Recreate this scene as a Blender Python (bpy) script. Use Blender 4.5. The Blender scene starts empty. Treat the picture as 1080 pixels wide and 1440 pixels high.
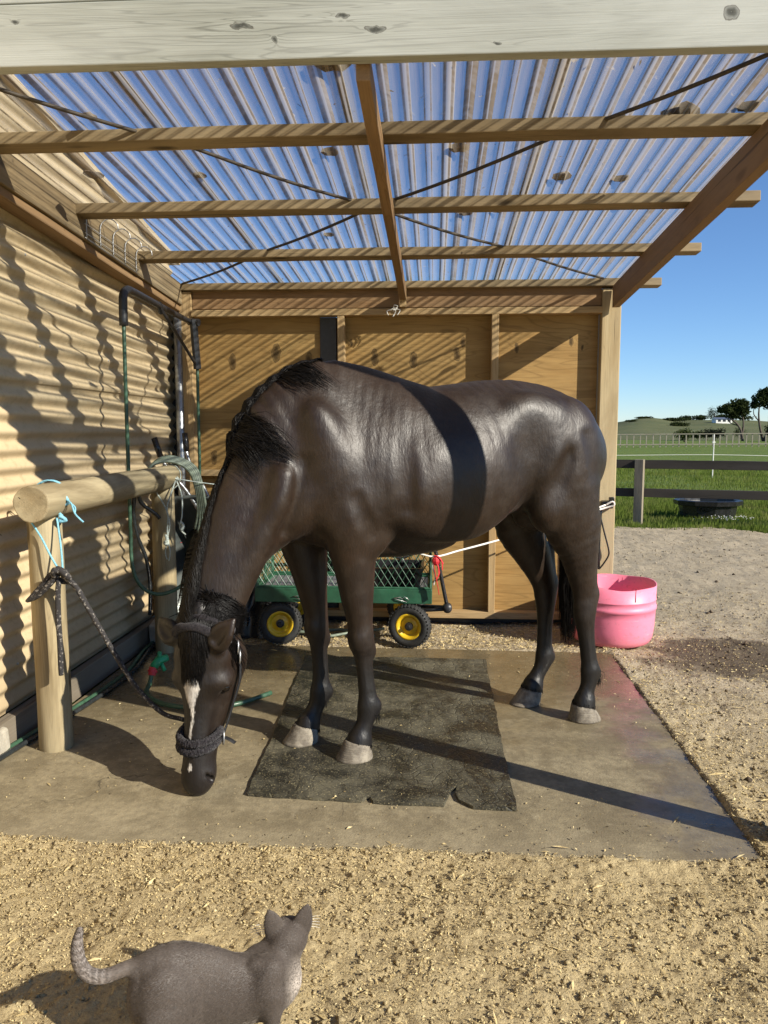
import bpy, math, random
import numpy as np
from mathutils import Vector, Matrix
R = math.radians
rng = random.Random(7)
sc = bpy.context.scene
COL = sc.collection

# ------------------------------------------------------------------ camera, sky, sun, exposure
cam = bpy.data.cameras.new('camera'); cam_o = bpy.data.objects.new('camera', cam); COL.objects.link(cam_o)
cam.sensor_fit = 'VERTICAL'; cam.sensor_height = 36; cam.lens = 36*1081/1440
cam.clip_start = .05; cam.clip_end = 6000
cam_o.location = (0, 0, 1.4)
cam_o.rotation_euler = (R(90)-math.atan(115/1081), 0, math.atan(72/1081))
sc.camera = cam_o
SUN = Vector((-1, .56, -.645)).normalized()
world = bpy.data.worlds.new('World'); sc.world = world; world.use_nodes = True
wn = world.node_tree
sky = wn.nodes.new('ShaderNodeTexSky'); sky.sky_type = 'NISHITA'; sky.sun_disc = False
sky.sun_elevation = R(29.4); sky.sun_rotation = math.atan2(1, -.56)
sky.air_density = .85; sky.dust_density = 0.; sky.ozone_density = 7.0
bg = wn.nodes['Background']; bg.inputs['Strength'].default_value = .085
wn.links.new(sky.outputs[0], bg.inputs['Color'])
sl = bpy.data.lights.new('sun', 'SUN'); sl.energy = 4.6; sl.angle = R(.53); sl.color = (1, .93, .80)
so = bpy.data.objects.new('sun', sl); COL.objects.link(so); so.rotation_euler = SUN.to_track_quat('-Z', 'Y').to_euler()
so.location = (8, -4, 8)
sc.view_settings.view_transform = 'Standard'; sc.view_settings.look = 'None'
sc.view_settings.exposure = .90; sc.view_settings.gamma = 1; sc.view_settings.use_curve_mapping = False
sc.render.engine = 'CYCLES'
sc.cycles.use_denoising = True
sc.cycles.max_bounces = 8; sc.cycles.diffuse_bounces = 4; sc.cycles.glossy_bounces = 3
sc.cycles.transmission_bounces = 4; sc.cycles.transparent_max_bounces = 24
sc.cycles.caustics_reflective = False; sc.cycles.caustics_refractive = False

# ------------------------------------------------------------------ material helpers
class NT:
    def __init__(s, name):
        s.m = bpy.data.materials.new(name); s.m.use_nodes = True
        s.t = s.m.node_tree; s.b = s.t.nodes['Principled BSDF']; s.out = s.t.nodes['Material Output']
    def n(s, typ, ins=None, out=0, **props):
        nd = s.t.nodes.new('ShaderNode'+typ)
        for k, v in props.items(): setattr(nd, k, v)
        for k, v in (ins or {}).items():
            if isinstance(v, bpy.types.NodeSocket): s.t.links.new(v, nd.inputs[k])
            else:
                if isinstance(v, (tuple, list)) and len(v) == 3 and nd.inputs[k].type == 'RGBA': v = (*v, 1)
                nd.inputs[k].default_value = v
        return nd.outputs[out]
    def set(s, **kw):
        for k, v in kw.items():
            k = k.replace('_', ' ')
            if isinstance(v, bpy.types.NodeSocket): s.t.links.new(v, s.b.inputs[k])
            else:
                if isinstance(v, (tuple, list)) and len(v) == 3 and s.b.inputs[k].type == 'RGBA': v = (*v, 1)
                s.b.inputs[k].default_value = v
        return s
    def co(s, scale=(1, 1, 1), rnd=False):
        v = s.n('TexCoord', out=3)
        if rnd:
            r = s.n('ObjectInfo', out=5)
            r = s.n('VectorMath', {0: s.n('CombineXYZ', {0: r, 1: r, 2: r}), 1: (37., 11.3, 7.9)}, operation='MULTIPLY')
            v = s.n('VectorMath', {0: v, 1: r}, operation='ADD')
        if tuple(scale) != (1, 1, 1): v = s.n('VectorMath', {0: v, 1: scale}, operation='MULTIPLY')
        return v
    def noise(s, v, scale, detail=4, rough=.55, dist=0):
        return s.n('TexNoise', {'Vector': v, 'Scale': scale, 'Detail': detail, 'Roughness': rough, 'Distortion': dist})
    def ramp(s, f, *stops):
        nd = s.t.nodes.new('ShaderNodeValToRGB'); s.t.links.new(f, nd.inputs[0]); e = nd.color_ramp.elements
        while len(e) < len(stops): e.new(.5)
        for el, (p, c) in zip(e, stops):
            el.position = p
            if isinstance(c, (int, float)): c = (c, c, c)
            el.color = (*c, 1)
        return nd.outputs[0]
    def mix(s, f, a, b, mode='MIX'):
        nd = s.t.nodes.new('ShaderNodeMix'); nd.data_type = 'RGBA'; nd.blend_type = mode; nd.clamp_factor = True
        for i, v in ((0, f), (6, a), (7, b)):
            if isinstance(v, bpy.types.NodeSocket): s.t.links.new(v, nd.inputs[i])
            else: nd.inputs[i].default_value = v if i == 0 else (*v, 1)
        return nd.outputs[2]
    def math(s, op, a, b=0., c=0.): return s.n('Math', {0: a, 1: b, 2: c}, operation=op)
    def bump(s, h, strength=.4, dist=.01, nrm=None):
        ins = {'Height': h, 'Strength': strength, 'Distance': dist}
        if nrm is not None: ins['Normal'] = nrm
        return s.n('Bump', ins)
    def knots(s, v, pts, axes):
        """max over knots of a soft disc; pts = (u, w, ru, rw) in object coordinates; axes picks the two coordinates"""
        best = None; warp = s.n('VectorMath', {0: s.n('TexNoise', {'Vector': v, 'Scale': 24., 'Detail': 3}, out=1), 1: (.5, .5, .5)}, operation='SUBTRACT')
        v = s.n('VectorMath', {0: v, 1: s.n('VectorMath', {0: warp, 'Scale': .034}, operation='SCALE')}, operation='ADD')
        for u, w, ru, rw in pts:
            c = [0, 0, 0]; k = [0, 0, 0]
            c[axes[0]] = u; c[axes[1]] = w; k[axes[0]] = 1/ru; k[axes[1]] = 1/rw
            d = s.n('VectorMath', {0: s.n('VectorMath', {0: v, 1: tuple(c)}, operation='SUBTRACT'), 1: tuple(k)}, operation='MULTIPLY')
            d = s.n('VectorMath', {0: d}, out=1, operation='LENGTH')
            best = d if best is None else s.math('MINIMUM', best, d)
        return best

def simple(name, col, rough=.5, metal=0., var=.25, scale=20., bump=.1, spec=.5):
    m = NT(name); v = m.co(rnd=True); f = m.noise(v, scale, 5)
    d = tuple(c*(1-var) for c in col); l = tuple(min(1, c*(1+var)) for c in col)
    m.set(Base_Color=m.ramp(f, (.3, d), (.7, l)), Metallic=metal, Specular_IOR_Level=spec,
          Roughness=m.ramp(m.noise(v, scale*1.7), (.3, max(.05, rough-.1)), (.7, min(1, rough+.1))))
    if bump: m.set(Normal=m.bump(m.noise(v, scale*4), bump, .004))
    return m.m

def wood(name, light, dark, crack=.5, grey=None, rough=.75, knot_pts=None, axes=(0, 2), along=0, rnd=True, spec=.3, grain=1., ring=.45, grime=.3):
    m = NT(name); v0 = m.co(); v = m.co(rnd=rnd)
    def st(a, b):
        s_ = [b, b, b]; s_[along] = a
        return m.n('VectorMath', {0: v, 1: tuple(s_)}, operation='MULTIPLY')
    kd = None; vv = v
    if knot_pts: kd = m.knots(v0, knot_pts, axes)
    g1 = m.noise(st(1.3, 14*grain), 1, 4, .6, .6); g2 = m.noise(st(4, 120*grain), 1, 5, .6); g3 = m.noise(st(.7, 5), 1, 3)
    w = m.noise(st(.5, 9*grain), 1, 2, .5, 1.2)
    if kd is not None:   # grain bends round the knots
        w = m.math('ADD', w, m.math('DIVIDE', .12, m.math('ADD', kd, .45)))
    rings = m.math('ABSOLUTE', m.math('SUBTRACT', m.math('FRACT', m.math('MULTIPLY', w, 14.)), .5))
    rings = m.ramp(rings, (.02, 1), (.16, 0))
    c = m.mix(m.ramp(g1, (.3, 0), (.7, 1)), light, dark)
    c = m.mix(m.math('MULTIPLY', rings, ring), c, tuple(x*.55 for x in dark))
    c = m.mix(m.ramp(g2, (.35, .35), (.65, 0)), c, tuple(x*.6 for x in dark))
    if grey: c = m.mix(m.ramp(g3, (.3, 0), (.65, .9)), c, grey)
    gr = m.ramp(m.noise(st(1.1, 4.5), 1, 5, .65, .8), (.42, 0), (.7, 1)); c = m.mix(m.math('MULTIPLY', gr, grime), c, tuple(x*.45 for x in dark))
    vk = m.n('TexVoronoi', {'Vector': st(2.2, 7.), 'Scale': 1.}); c = m.mix(m.math('MULTIPLY', m.ramp(vk, (.09, 1), (.17, 0)), min(1, grime*1.3)), c, tuple(x*.3 for x in dark))
    cr = m.ramp(m.noise(st(.9, 55*grain), 1, 2, .5, .3), (.27, 1), (.31, 0))
    c = m.mix(m.math('MULTIPLY', cr, crack), c, (.03, .022, .015))
    if kd is not None:
        c = m.mix(m.ramp(kd, (.0, .6), (.12, 1), (.5, .9), (.85, .5), (2.6, 0)), c, tuple(x*.2 for x in dark))
        c = m.mix(m.ramp(m.math('ABSOLUTE', m.math('SUBTRACT', kd, .98)), (0, .8), (.12, 0)), c, (.03, .02, .012))
    h = m.math('SUBTRACT', m.math('MULTIPLY', g2, .5), m.math('MULTIPLY', cr, .8))
    m.set(Base_Color=c, Roughness=rough, Specular_IOR_Level=spec, Normal=m.bump(h, .55, .003))
    return m.m

# ------------------------------------------------------------------ mesh helpers
class MB:
    def __init__(s): s.v = []; s.f = []
    def add(s, v, f):
        o = len(s.v); s.v += [tuple(p) for p in v]; s.f += [tuple(i+o for i in q) for q in f]; return s
    def box(s, lo, hi, jit=0):
        x0, y0, z0 = lo; x1, y1, z1 = hi
        v = [(x0,y0,z0),(x1,y0,z0),(x1,y1,z0),(x0,y1,z0),(x0,y0,z1),(x1,y0,z1),(x1,y1,z1),(x0,y1,z1)]
        if jit: v = [tuple(c+rng.uniform(-jit, jit) for c in p) for p in v]
        return s.add(v, [(3,2,1,0),(4,5,6,7),(0,1,5,4),(1,2,6,5),(2,3,7,6),(3,0,4,7)])
    def tube(s, pts, r, n=8, smooth=0, cap=True, flat=None):
        pts = [Vector(p) for p in pts]
        rs = list(r) if isinstance(r, (list, tuple)) else [r]*len(pts)
        if smooth:
            P = []; RR = []
            for i in range(len(pts)-1):
                p0 = pts[max(i-1, 0)]; p1 = pts[i]; p2 = pts[i+1]; p3 = pts[min(i+2, len(pts)-1)]
                for k in range(smooth):
                    t = k/smooth
                    P.append(.5*((2*p1)+(p2-p0)*t+(2*p0-5*p1+4*p2-p3)*t*t+(3*p1-p0-3*p2+p3)*t**3)); RR.append(rs[i]*(1-t)+rs[i+1]*t)
            P.append(pts[-1]); RR.append(rs[-1]); pts, rs = P, RR
        o = len(s.v); up = None; N = len(pts)
        for i, p in enumerate(pts):
            d = (pts[min(i+1, N-1)]-pts[max(i-1, 0)])
            d = d.normalized() if d.length > 1e-9 else Vector((0, 0, 1))
            if up is None:
                up = Vector((0, 0, 1)) if abs(d.z) < .9 else Vector((1, 0, 0))
            a = d.cross(up); a = a.normalized() if a.length > 1e-6 else d.orthogonal().normalized()
            up = a.cross(d).normalized()
            for k in range(n):
                t = 2*math.pi*k/n
                fa = flat if flat else 1
                s.v.append(tuple(p+a*(math.cos(t)*rs[i])+up*(math.sin(t)*rs[i]*fa)))
        for i in range(N-1):
            for k in range(n):
                s.f.append((o+i*n+k, o+i*n+(k+1) % n, o+(i+1)*n+(k+1) % n, o+(i+1)*n+k))
        if cap: s.f.append(tuple(o+k for k in reversed(range(n)))); s.f.append(tuple(o+(N-1)*n+k for k in range(n)))
        return s
    def lathe(s, prof, c=(0, 0, 0), axis='z', n=32):
        o = len(s.v)
        for r, h in prof:
            for k in range(n):
                t = 2*math.pi*k/n; a, b = r*math.cos(t), r*math.sin(t)
                p = (a, b, h) if axis == 'z' else ((a, h, b) if axis == 'y' else (h, a, b))
                s.v.append(tuple(p[i]+c[i] for i in range(3)))
        for i in range(len(prof)-1):
            for k in range(n):
                q = (o+i*n+k, o+i*n+(k+1) % n, o+(i+1)*n+(k+1) % n, o+(i+1)*n+k)
                s.f.append(q if axis != 'y' else q[::-1])
        return s
    def ball(s, c, r, n=10, m=7):
        o = len(s.v); r = r if isinstance(r, (tuple, list)) else (r, r, r)
        for i in range(m+1):
            ph = math.pi*i/m
            for k in range(n):
                t = 2*math.pi*k/n
                s.v.append((c[0]+r[0]*math.sin(ph)*math.cos(t), c[1]+r[1]*math.sin(ph)*math.sin(t), c[2]+r[2]*math.cos(ph)))
        for i in range(m):
            for k in range(n): s.f.append((o+(i+1)*n+k, o+(i+1)*n+(k+1) % n, o+i*n+(k+1) % n, o+i*n+k))
        return s

def mesh_np(name, v, f):
    me = bpy.data.meshes.new(name); v = np.asarray(v, np.float32); f = np.asarray(f, np.int32)
    me.vertices.add(len(v)); me.vertices.foreach_set('co', v.ravel())
    k = f.shape[1]; me.loops.add(f.size); me.loops.foreach_set('vertex_index', f.ravel())
    me.polygons.add(len(f)); me.polygons.foreach_set('loop_start', np.arange(0, f.size, k, dtype=np.int32))
    me.update(calc_edges=True); me.validate(); return me

def tag(o, label=None, cat=None, group=None, kind=None):
    if label: o['label'] = label
    if cat: o['category'] = cat
    if group: o['group'] = group
    if kind: o['kind'] = kind
    return o
def thing(name, label, cat, loc, group=None):
    o = bpy.data.objects.new(name, None); o.empty_display_size = .1; o.location = loc; COL.objects.link(o)
    return tag(o, label, cat, group)
def link(o, parent, world_m=None):
    COL.objects.link(o)
    if parent is not None:
        o.parent = parent; o.matrix_parent_inverse = (PW[parent.name] if parent.name in PW else Matrix.Translation(parent.location)).inverted()
    o.matrix_basis = world_m if world_m is not None else Matrix()
    PW[o.name] = o.matrix_basis.copy()
    return o
PW = {}
def obj(name, mb, mat, parent=None, smooth=False, bevel=0, world_m=None, me=None):
    if me is None:
        if isinstance(mb, MB):
            me = bpy.data.meshes.new(name); me.from_pydata(mb.v, [], mb.f); me.update()
        else: me = mb
    if parent is None and world_m is None:
        a = np.array([v.co for v in me.vertices]); c = (a.min(0)+a.max(0))/2; c[2] = a[:, 2].min()
        me.transform(Matrix.Translation(-Vector(c))); world_m = Matrix.Translation(Vector(c))
    o = bpy.data.objects.new(name, me)
    if mat is not None and not me.materials: me.materials.append(mat)
    if smooth: me.polygons.foreach_set('use_smooth', [True]*len(me.polygons))
    link(o, parent, world_m)
    if bevel:
        b = o.modifiers.new('bevel', 'BEVEL'); b.width = bevel; b.segments = 2; b.limit_method = 'ANGLE'
    return o
def board(name, p0, p1, w, h, mat, parent=None, up=(0, 0, 1), bevel=.003, seg=6, wob=.0012):
    """timber from p0 to p1 (centre line), w across, h along 'up'; local X runs along the grain"""
    p0, p1 = Vector(p0), Vector(p1); x = (p1-p0); L = x.length; x.normalize()
    y = Vector(up).cross(x).normalized(); z = x.cross(y)
    M = Matrix(((x.x, y.x, z.x, p0.x), (x.y, y.y, z.y, p0.y), (x.z, y.z, z.z, p0.z), (0, 0, 0, 1)))
    mb = MB(); n = max(2, int(L/.35)+1); c = []
    for i in range(n):
        t = L*i/(n-1); j = lambda: rng.uniform(-wob, wob)
        mb.v += [(t, -w/2+j(), -h/2+j()), (t, w/2+j(), -h/2+j()), (t, w/2+j(), h/2+j()), (t, -w/2+j(), h/2+j())]
    for i in range(n-1):
        for k in range(4): mb.f.append((4*i+k, 4*i+(k+1) % 4, 4*i+4+(k+1) % 4, 4*i+4+k)[::-1])
    mb.f += [(0, 1, 2, 3), tuple(4*(n-1)+k for k in (3, 2, 1, 0))]
    return obj(name, mb, mat, parent, bevel=bevel, world_m=M)

# numpy value noise
def vnoise2(x, y, seed):
    r = np.random.RandomState(seed); T = r.rand(256, 256).astype(np.float32)
    xi = np.floor(x).astype(int); yi = np.floor(y).astype(int); fx = x-xi; fy = y-yi
    fx = fx*fx*(3-2*fx); fy = fy*fy*(3-2*fy)
    g = lambda a, b: T[a & 255, b & 255]
    return (g(xi, yi)*(1-fx)+g(xi+1, yi)*fx)*(1-fy)+(g(xi, yi+1)*(1-fx)+g(xi+1, yi+1)*fx)*fy-.5
def fbm2(x, y, scale, oct=4, seed=0, gain=.5):
    s = 0; a = 1
    for i in range(oct): s = s+a*vnoise2(x*scale+i*17.3, y*scale+i*9.1, seed+i); scale *= 2.03; a *= gain
    return s
# ------------------------------------------------------------------ materials of the place
def sand_mat():
    m = NT('sand'); v = m.co(); xyz = m.t.nodes.new('ShaderNodeSeparateXYZ'); m.t.links.new(v, xyz.inputs[0])
    a = m.noise(v, 1.2, 4); b = m.noise(v, 14, 6, .7); c = m.noise(v, 90, 4, .7)
    straw = m.ramp(a, (.35, (.50, .395, .215)), (.65, (.39, .305, .165)))
    arena = m.ramp(m.noise(v, 3.1, 5), (.35, (.42, .35, .245)), (.65, (.33, .275, .19)))
    side = m.ramp(m.math('ADD', xyz.outputs[1], m.math('MULTIPLY', m.noise(v, 1.5), 1.2)), (0, 0), (1, 1))
    f = m.n('MapRange', {0: m.math('ADD', xyz.outputs[1], m.math('MULTIPLY', m.noise(v, 1.5, 3), 1.5)), 1: 3.2, 2: 5.2})
    base = m.mix(f, straw, arena)
    base = m.mix(m.ramp(b, (.34, .6), (.46, 0)), base, (.17, .125, .07))
    base = m.mix(m.ramp(b, (.55, 0), (.72, .6)), base, (.50, .40, .22))
    base = m.mix(m.ramp(c, (.3, .7), (.46, 0)), base, (.13, .095, .055))
    vo = m.n('TexVoronoi', {'Vector': v, 'Scale': 9., 'Randomness': 1.})
    dk = m.math('MULTIPLY', m.ramp(vo, (.06, 1), (.14, 0)), m.ramp(m.noise(v, 2.3, 3), (.5, 0), (.6, 1)))
    base = m.mix(m.math('MULTIPLY', dk, .8), base, (.05, .035, .022))
    # a wet stain beside the tub
    d = m.n('VectorMath', {0: m.n('VectorMath', {0: v, 1: (1.92, 4.85, 0)}, operation='SUBTRACT'), 1: (1.25, 1.9, 0)}, operation='MULTIPLY')
    d = m.n('VectorMath', {0: d}, out=1, operation='LENGTH')
    d = m.math('ADD', d, m.math('MULTIPLY', m.math('SUBTRACT', m.noise(v, 2.6, 5, .65), .5), 1.6))
    wet = m.ramp(d, (.6, 1), (.85, 0))
    base = m.mix(m.math('MULTIPLY', wet, .8), base, (.06, .042, .028))
    m.set(Base_Color=base, Roughness=.95, Specular_IOR_Level=.15, Normal=m.bump(m.math('ADD', m.noise(v, 60, 6, .75), m.math('MULTIPLY', c, .6)), .9, .012))
    return m.m
def grass_mat(name, a, b, c):
    m = NT(name); v = m.co()
    n1 = m.noise(v, .35, 5, .65); n2 = m.noise(v, 3.5, 5, .7)
    n0 = m.noise(v, .03, 5, .6); base = m.mix(m.ramp(m.math('ADD', m.math('MULTIPLY', n1, .5), m.math('MULTIPLY', n0, .5)), (.4, 0), (.6, 1)), a, b)
    base = m.mix(m.ramp(n2, (.4, .0), (.68, .85)), base, c)
    base = m.mix(m.ramp(m.noise(v, 25, 3, .7), (.35, .6), (.5, 0)), base, tuple(x*.45 for x in a))
    m.set(Base_Color=base, Roughness=.9, Specular_IOR_Level=.1, Normal=m.bump(m.noise(v, 9, 6, .8), .9, .06))
    return m.m
def concrete_mat():
    m = NT('concrete'); v = m.co(); xyz = m.t.nodes.new('ShaderNodeSeparateXYZ'); m.t.links.new(v, xyz.inputs[0])
    n1 = m.noise(v, 1.4, 6, .65); n2 = m.noise(v, 30, 5, .7)
    base = m.ramp(n1, (.3, (.205, .166, .095)), (.7, (.30, .25, .155)))
    base = m.mix(m.ramp(n2, (.35, .5), (.6, 0)), base, (.10, .08, .05))
    base = m.mix(m.ramp(m.noise(v, 5.5, 6, .7), (.42, .55), (.56, 0)), base, (.115, .09, .05))
    base = m.mix(m.ramp(m.noise(v, 9, 5, .7), (.56, 0), (.7, .5)), base, (.33, .28, .18))
    vc = m.n('TexVoronoi', {'Vector': m.n('VectorMath', {0: v, 1: m.n('TexNoise', {'Vector': v, 'Scale': 2.5, 'Detail': 4}, out=1)}, operation='ADD'), 'Scale': .8}, feature='DISTANCE_TO_EDGE')
    base = m.mix(m.math('MULTIPLY', m.ramp(vc, (.0, 1), (.004, 0)), m.ramp(m.noise(v, 1.3, 2), (.48, 0), (.55, .8))), base, (.05, .04, .025))
    y = m.math('ADD', xyz.outputs[1], m.math('MULTIPLY', m.math('SUBTRACT', m.noise(v, 1.7, 4, .6), .5), 1.5))
    wet = m.n('MapRange', {0: y, 1: 3.35, 2: 4.1})
    patch = m.ramp(m.noise(v, .9, 4, .6), (.5, 0), (.58, .6))
    # damp on the yard side of the slab
    side = m.math('MULTIPLY', m.n('MapRange', {0: m.math('ADD', xyz.outputs[0], m.math('MULTIPLY', m.noise(v, 2.1, 4), .6)), 1: .75, 2: 1.15}), .7)
    wet = m.math('MAXIMUM', wet, m.math('MULTIPLY', side, m.ramp(m.noise(v, 2.4, 4), (.4, 0), (.55, 1))))
    dry = m.n('MapRange', {0: m.math('ADD', xyz.outputs[1], m.math('MULTIPLY', m.noise(v, 3, 4), .25)), 1: 2.5, 2: 2.75, 3: 1., 4: 0.})
    base = m.mix(m.math('MULTIPLY', dry, .35), base, (.30, .25, .16))
    base = m.mix(m.math('MULTIPLY', wet, .55), base, (.075, .055, .03))
    grit = m.n('TexVoronoi', {'Vector': v, 'Scale': 40.})
    base = m.mix(m.math('MULTIPLY', m.ramp(grit, (.08, 1), (.16, 0)), m.ramp(m.noise(v, 4, 3), (.48, 0), (.6, .8))), base, (.42, .34, .2))
    rough = m.mix(wet, (.8, .8, .8), (.28, .28, .28))
    rough = m.mix(m.math('MULTIPLY', wet, m.ramp(m.noise(v, 6, 5, .6), (.42, 1), (.58, 0))), rough, (.12, .12, .12))
    m.set(Base_Color=base, Roughness=rough, Specular_IOR_Level=.5, Normal=m.bump(m.math('ADD', n2, m.noise(v, 120, 3)), m.math('SUBTRACT', .35, m.math('MULTIPLY', wet, .25)), .004))
    return m.m
def rubber_mat():
    m = NT('rubber_mat'); v = m.co()
    n1 = m.noise(v, 3.5, 6, .7, .5); n2 = m.noise(v, 45, 5, .75)
    vo = m.n('TexVoronoi', {'Vector': v, 'Scale': 17.}, feature='DISTANCE_TO_EDGE')
    base = m.ramp(n1, (.42, (.014, .014, .012)), (.64, (.095, .085, .055)))
    base = m.mix(m.ramp(n2, (.55, 0), (.7, .7)), base, (.17, .15, .085))
    base = m.mix(m.ramp(m.noise(v, 190, 2), (.62, 0), (.68, .8)), base, (.33, .28, .16))
    base = m.mix(m.ramp(vo, (.015, .35), (.05, 0)), base, (.018, .017, .013))
    h = m.math('ADD', m.math('MULTIPLY', m.ramp(vo, (.0, 0), (.08, 1)), m.ramp(m.noise(v, 2.1, 3), (.4, .1), (.6, .6))), m.math('MULTIPLY', n2, .8))
    m.set(Base_Color=base, Roughness=m.ramp(n1, (.4, .32), (.6, .75)), Specular_IOR_Level=.45, Normal=m.bump(h, .6, .006))
    return m.m
def barn_mat():
    m = NT('painted_corrugated_steel'); v = m.co()
    st = m.n('VectorMath', {0: v, 1: (1, .6, 3)}, operation='MULTIPLY')
    n1 = m.noise(st, 1.6, 5, .65); n2 = m.noise(v, 26, 5, .7)
    base = m.ramp(n1, (.3, (.43, .335, .20)), (.7, (.53, .42, .265)))
    base = m.mix(m.ramp(n2, (.3, .55), (.5, 0)), base, (.30, .23, .13))
    vo = m.n('TexVoronoi', {'Vector': v, 'Scale': 5., 'Randomness': 1.})
    base = m.mix(m.math('MULTIPLY', m.ramp(vo, (.02, 1), (.035, 0)), .8), base, (.1, .07, .04))
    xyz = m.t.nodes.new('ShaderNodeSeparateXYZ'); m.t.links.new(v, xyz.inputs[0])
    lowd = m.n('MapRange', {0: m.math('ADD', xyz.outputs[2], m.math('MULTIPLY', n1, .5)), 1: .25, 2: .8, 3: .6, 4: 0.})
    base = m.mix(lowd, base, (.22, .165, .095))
    m.set(Base_Color=base, Roughness=.55, Specular_IOR_Level=.35, Normal=m.bump(m.noise(v, 7, 3), .15, .01))
    return m.m
def roof_mat(pitch, x0):
    m = NT('clear_corrugated_sheet'); v = m.co(); xyz = m.t.nodes.new('ShaderNodeSeparateXYZ'); m.t.links.new(v, xyz.inputs[0])
    ph = m.math('DIVIDE', m.math('SUBTRACT', xyz.outputs[0], x0), pitch)
    wob = m.math('MULTIPLY', m.math('SUBTRACT', m.noise(m.n('VectorMath', {0: v, 1: (6, 1.4, 0)}, operation='MULTIPLY'), 1, 3), .5), .10)
    fr = m.math('ABSOLUTE', m.math('SUBTRACT', m.math('FRACT', m.math('ADD', ph, wob)), .5))      # 0 in the trough
    rib = m.n('TexWhiteNoise', {'W': m.math('FLOOR', ph)}, noise_dimensions='1D')
    rib2 = m.n('TexWhiteNoise', {'W': m.math('ADD', m.math('FLOOR', ph), 91.7)}, noise_dimensions='1D')
    along = m.noise(m.n('CombineXYZ', {0: m.math('MULTIPLY', m.math('FLOOR', ph), 7.31), 1: m.math('MULTIPLY', xyz.outputs[1], 1.3), 2: 0.}), 1, 4, .6)
    fine = m.noise(m.n('VectorMath', {0: v, 1: (30, 30, 0)}, operation='MULTIPLY'), 1, 4, .7)
    hi = m.math('ADD', .17, m.math('MULTIPLY', rib, .12))
    edge = m.n('MapRange', {0: m.math('SUBTRACT', fr, hi), 1: 0., 2: .05, 3: 1., 4: 0.})
    film = m.math('ADD', m.math('MULTIPLY', edge, m.math('ADD', .12, m.math('MULTIPLY', m.math('MULTIPLY', rib2, along), 1.0))), .17)
    film = m.math('ADD', film, m.ramp(m.noise(v, 23, 3, .6), (.66, 0), (.72, .35)))
    wd = m.math('ADD', .02, m.math('MULTIPLY', m.math('MULTIPLY', rib2, rib2), .09))
    line = m.n('MapRange', {0: m.math('SUBTRACT', m.math('ABSOLUTE', m.math('SUBTRACT', fr, m.math('MULTIPLY', hi, .7))), wd), 1: 0., 2: .03, 3: 1., 4: 0.})
    dirt = m.math('MULTIPLY', line, m.math('MULTIPLY', m.ramp(along, (.3, .25), (.6, 1)), m.ramp(fine, (.3, .55), (.6, 1))))
    tr = m.n('BsdfTransparent', {'Color': (.90, .925, .94)})
    tl = m.n('BsdfTranslucent', {'Color': (.68, .60, .48)}); df = m.n('BsdfDiffuse', {'Color': (.36, .30, .22)})
    filmS = m.n('MixShader', {0: .35, 1: tl, 2: df})
    dk = m.n('MixShader', {0: .5, 1: m.n('BsdfTranslucent', {'Color': (.20, .145, .085)}), 2: m.n('BsdfDiffuse', {'Color': (.10, .075, .05)})})
    s = m.n('MixShader', {0: m.math('MINIMUM', film, .55), 1: tr, 2: filmS})
    s = m.n('MixShader', {0: m.math('MINIMUM', dirt, .82), 1: s, 2: dk})
    gl = m.n('BsdfGlossy', {'Color': (1, 1, 1), 'Roughness': .12})
    s = m.n('MixShader', {0: m.math('MULTIPLY', m.n('Fresnel', {'IOR': 1.2}), .12), 1: s, 2: gl})
    m.t.links.new(s, m.out.inputs[0]); return m.m

M = {}
M['sand'] = sand_mat(); M['concrete'] = concrete_mat(); M['rubber'] = rubber_mat(); M['barn'] = barn_mat()
M['field'] = grass_mat('pasture', (.075, .125, .022), (.115, .165, .035), (.17, .195, .06))
M['hill'] = grass_mat('hill_pasture', (.06, .082, .03), (.12, .125, .055), (.15, .145, .075))
M['pine'] = wood('rough_pine', (.50, .36, .19), (.38, .25, .115), .25)
M['purlin'] = wood('weathered_purlin', (.40, .29, .15), (.175, .115, .052), .8, (.27, .21, .125), grain=1.3, grime=.7)
M['rafter'] = wood('rafter_timber', (.36, .22, .105), (.23, .13, .055), .6, (.25, .165, .09))
M['post'] = wood('post_timber', (.52, .41, .23), (.36, .255, .12), .7, (.44, .36, .22), grime=.5)
M['log'] = wood('round_rail', (.46, .38, .225), (.25, .185, .095), 1., (.40, .345, .225), grain=1.1, along=0, grime=.75)
M['dark_rail'] = wood('shaded_rail', (.034, .028, .022), (.02, .017, .014), .4, (.045, .038, .032))  # brown rails, their shade put into the colour as near black
M['pale_rail'] = wood('pale_fence', (.30, .275, .21), (.22, .195, .15), .2)
M['plinth'] = wood('plinth_board', (.20, .165, .12), (.13, .105, .075), .5, (.2, .17, .13))
M['black_steel'] = simple('black_steel', (.02, .02, .022), .4, .0, .3, 30)
M['strap'] = simple('brown_strap', (.05, .038, .026), .7, 0, .3, 30)
M['black_plastic'] = simple('black_plastic', (.014, .014, .015), .3, 0, .3, 12, .15)
M['grey_steel'] = simple('grey_steel', (.34, .35, .36), .35, .8, .2, 30)
M['galv'] = simple('galvanised_wire', (.45, .45, .44), .4, .9, .2, 30)
M['green_paint'] = simple('green_paint', (.018, .075, .04), .45, 0, .35, 14)
M['yellow_paint'] = simple('yellow_paint', (.62, .40, .015), .4, 0, .2, 14)
M['tyre'] = simple('tyre_rubber', (.018, .018, .017), .7, 0, .4, 30, .3)
M['hose'] = simple('green_hose', (.035, .085, .05), .45, 0, .3, 30)
M['hose_grey'] = simple('grey_green_hose', (.13, .16, .12), .5, 0, .3, 30)
M['polypipe'] = simple('polypipe', (.02, .024, .026), .25, 0, .3, 20)
M['red'] = simple('red_plastic', (.50, .02, .03), .5, 0, .2, 30)
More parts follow.
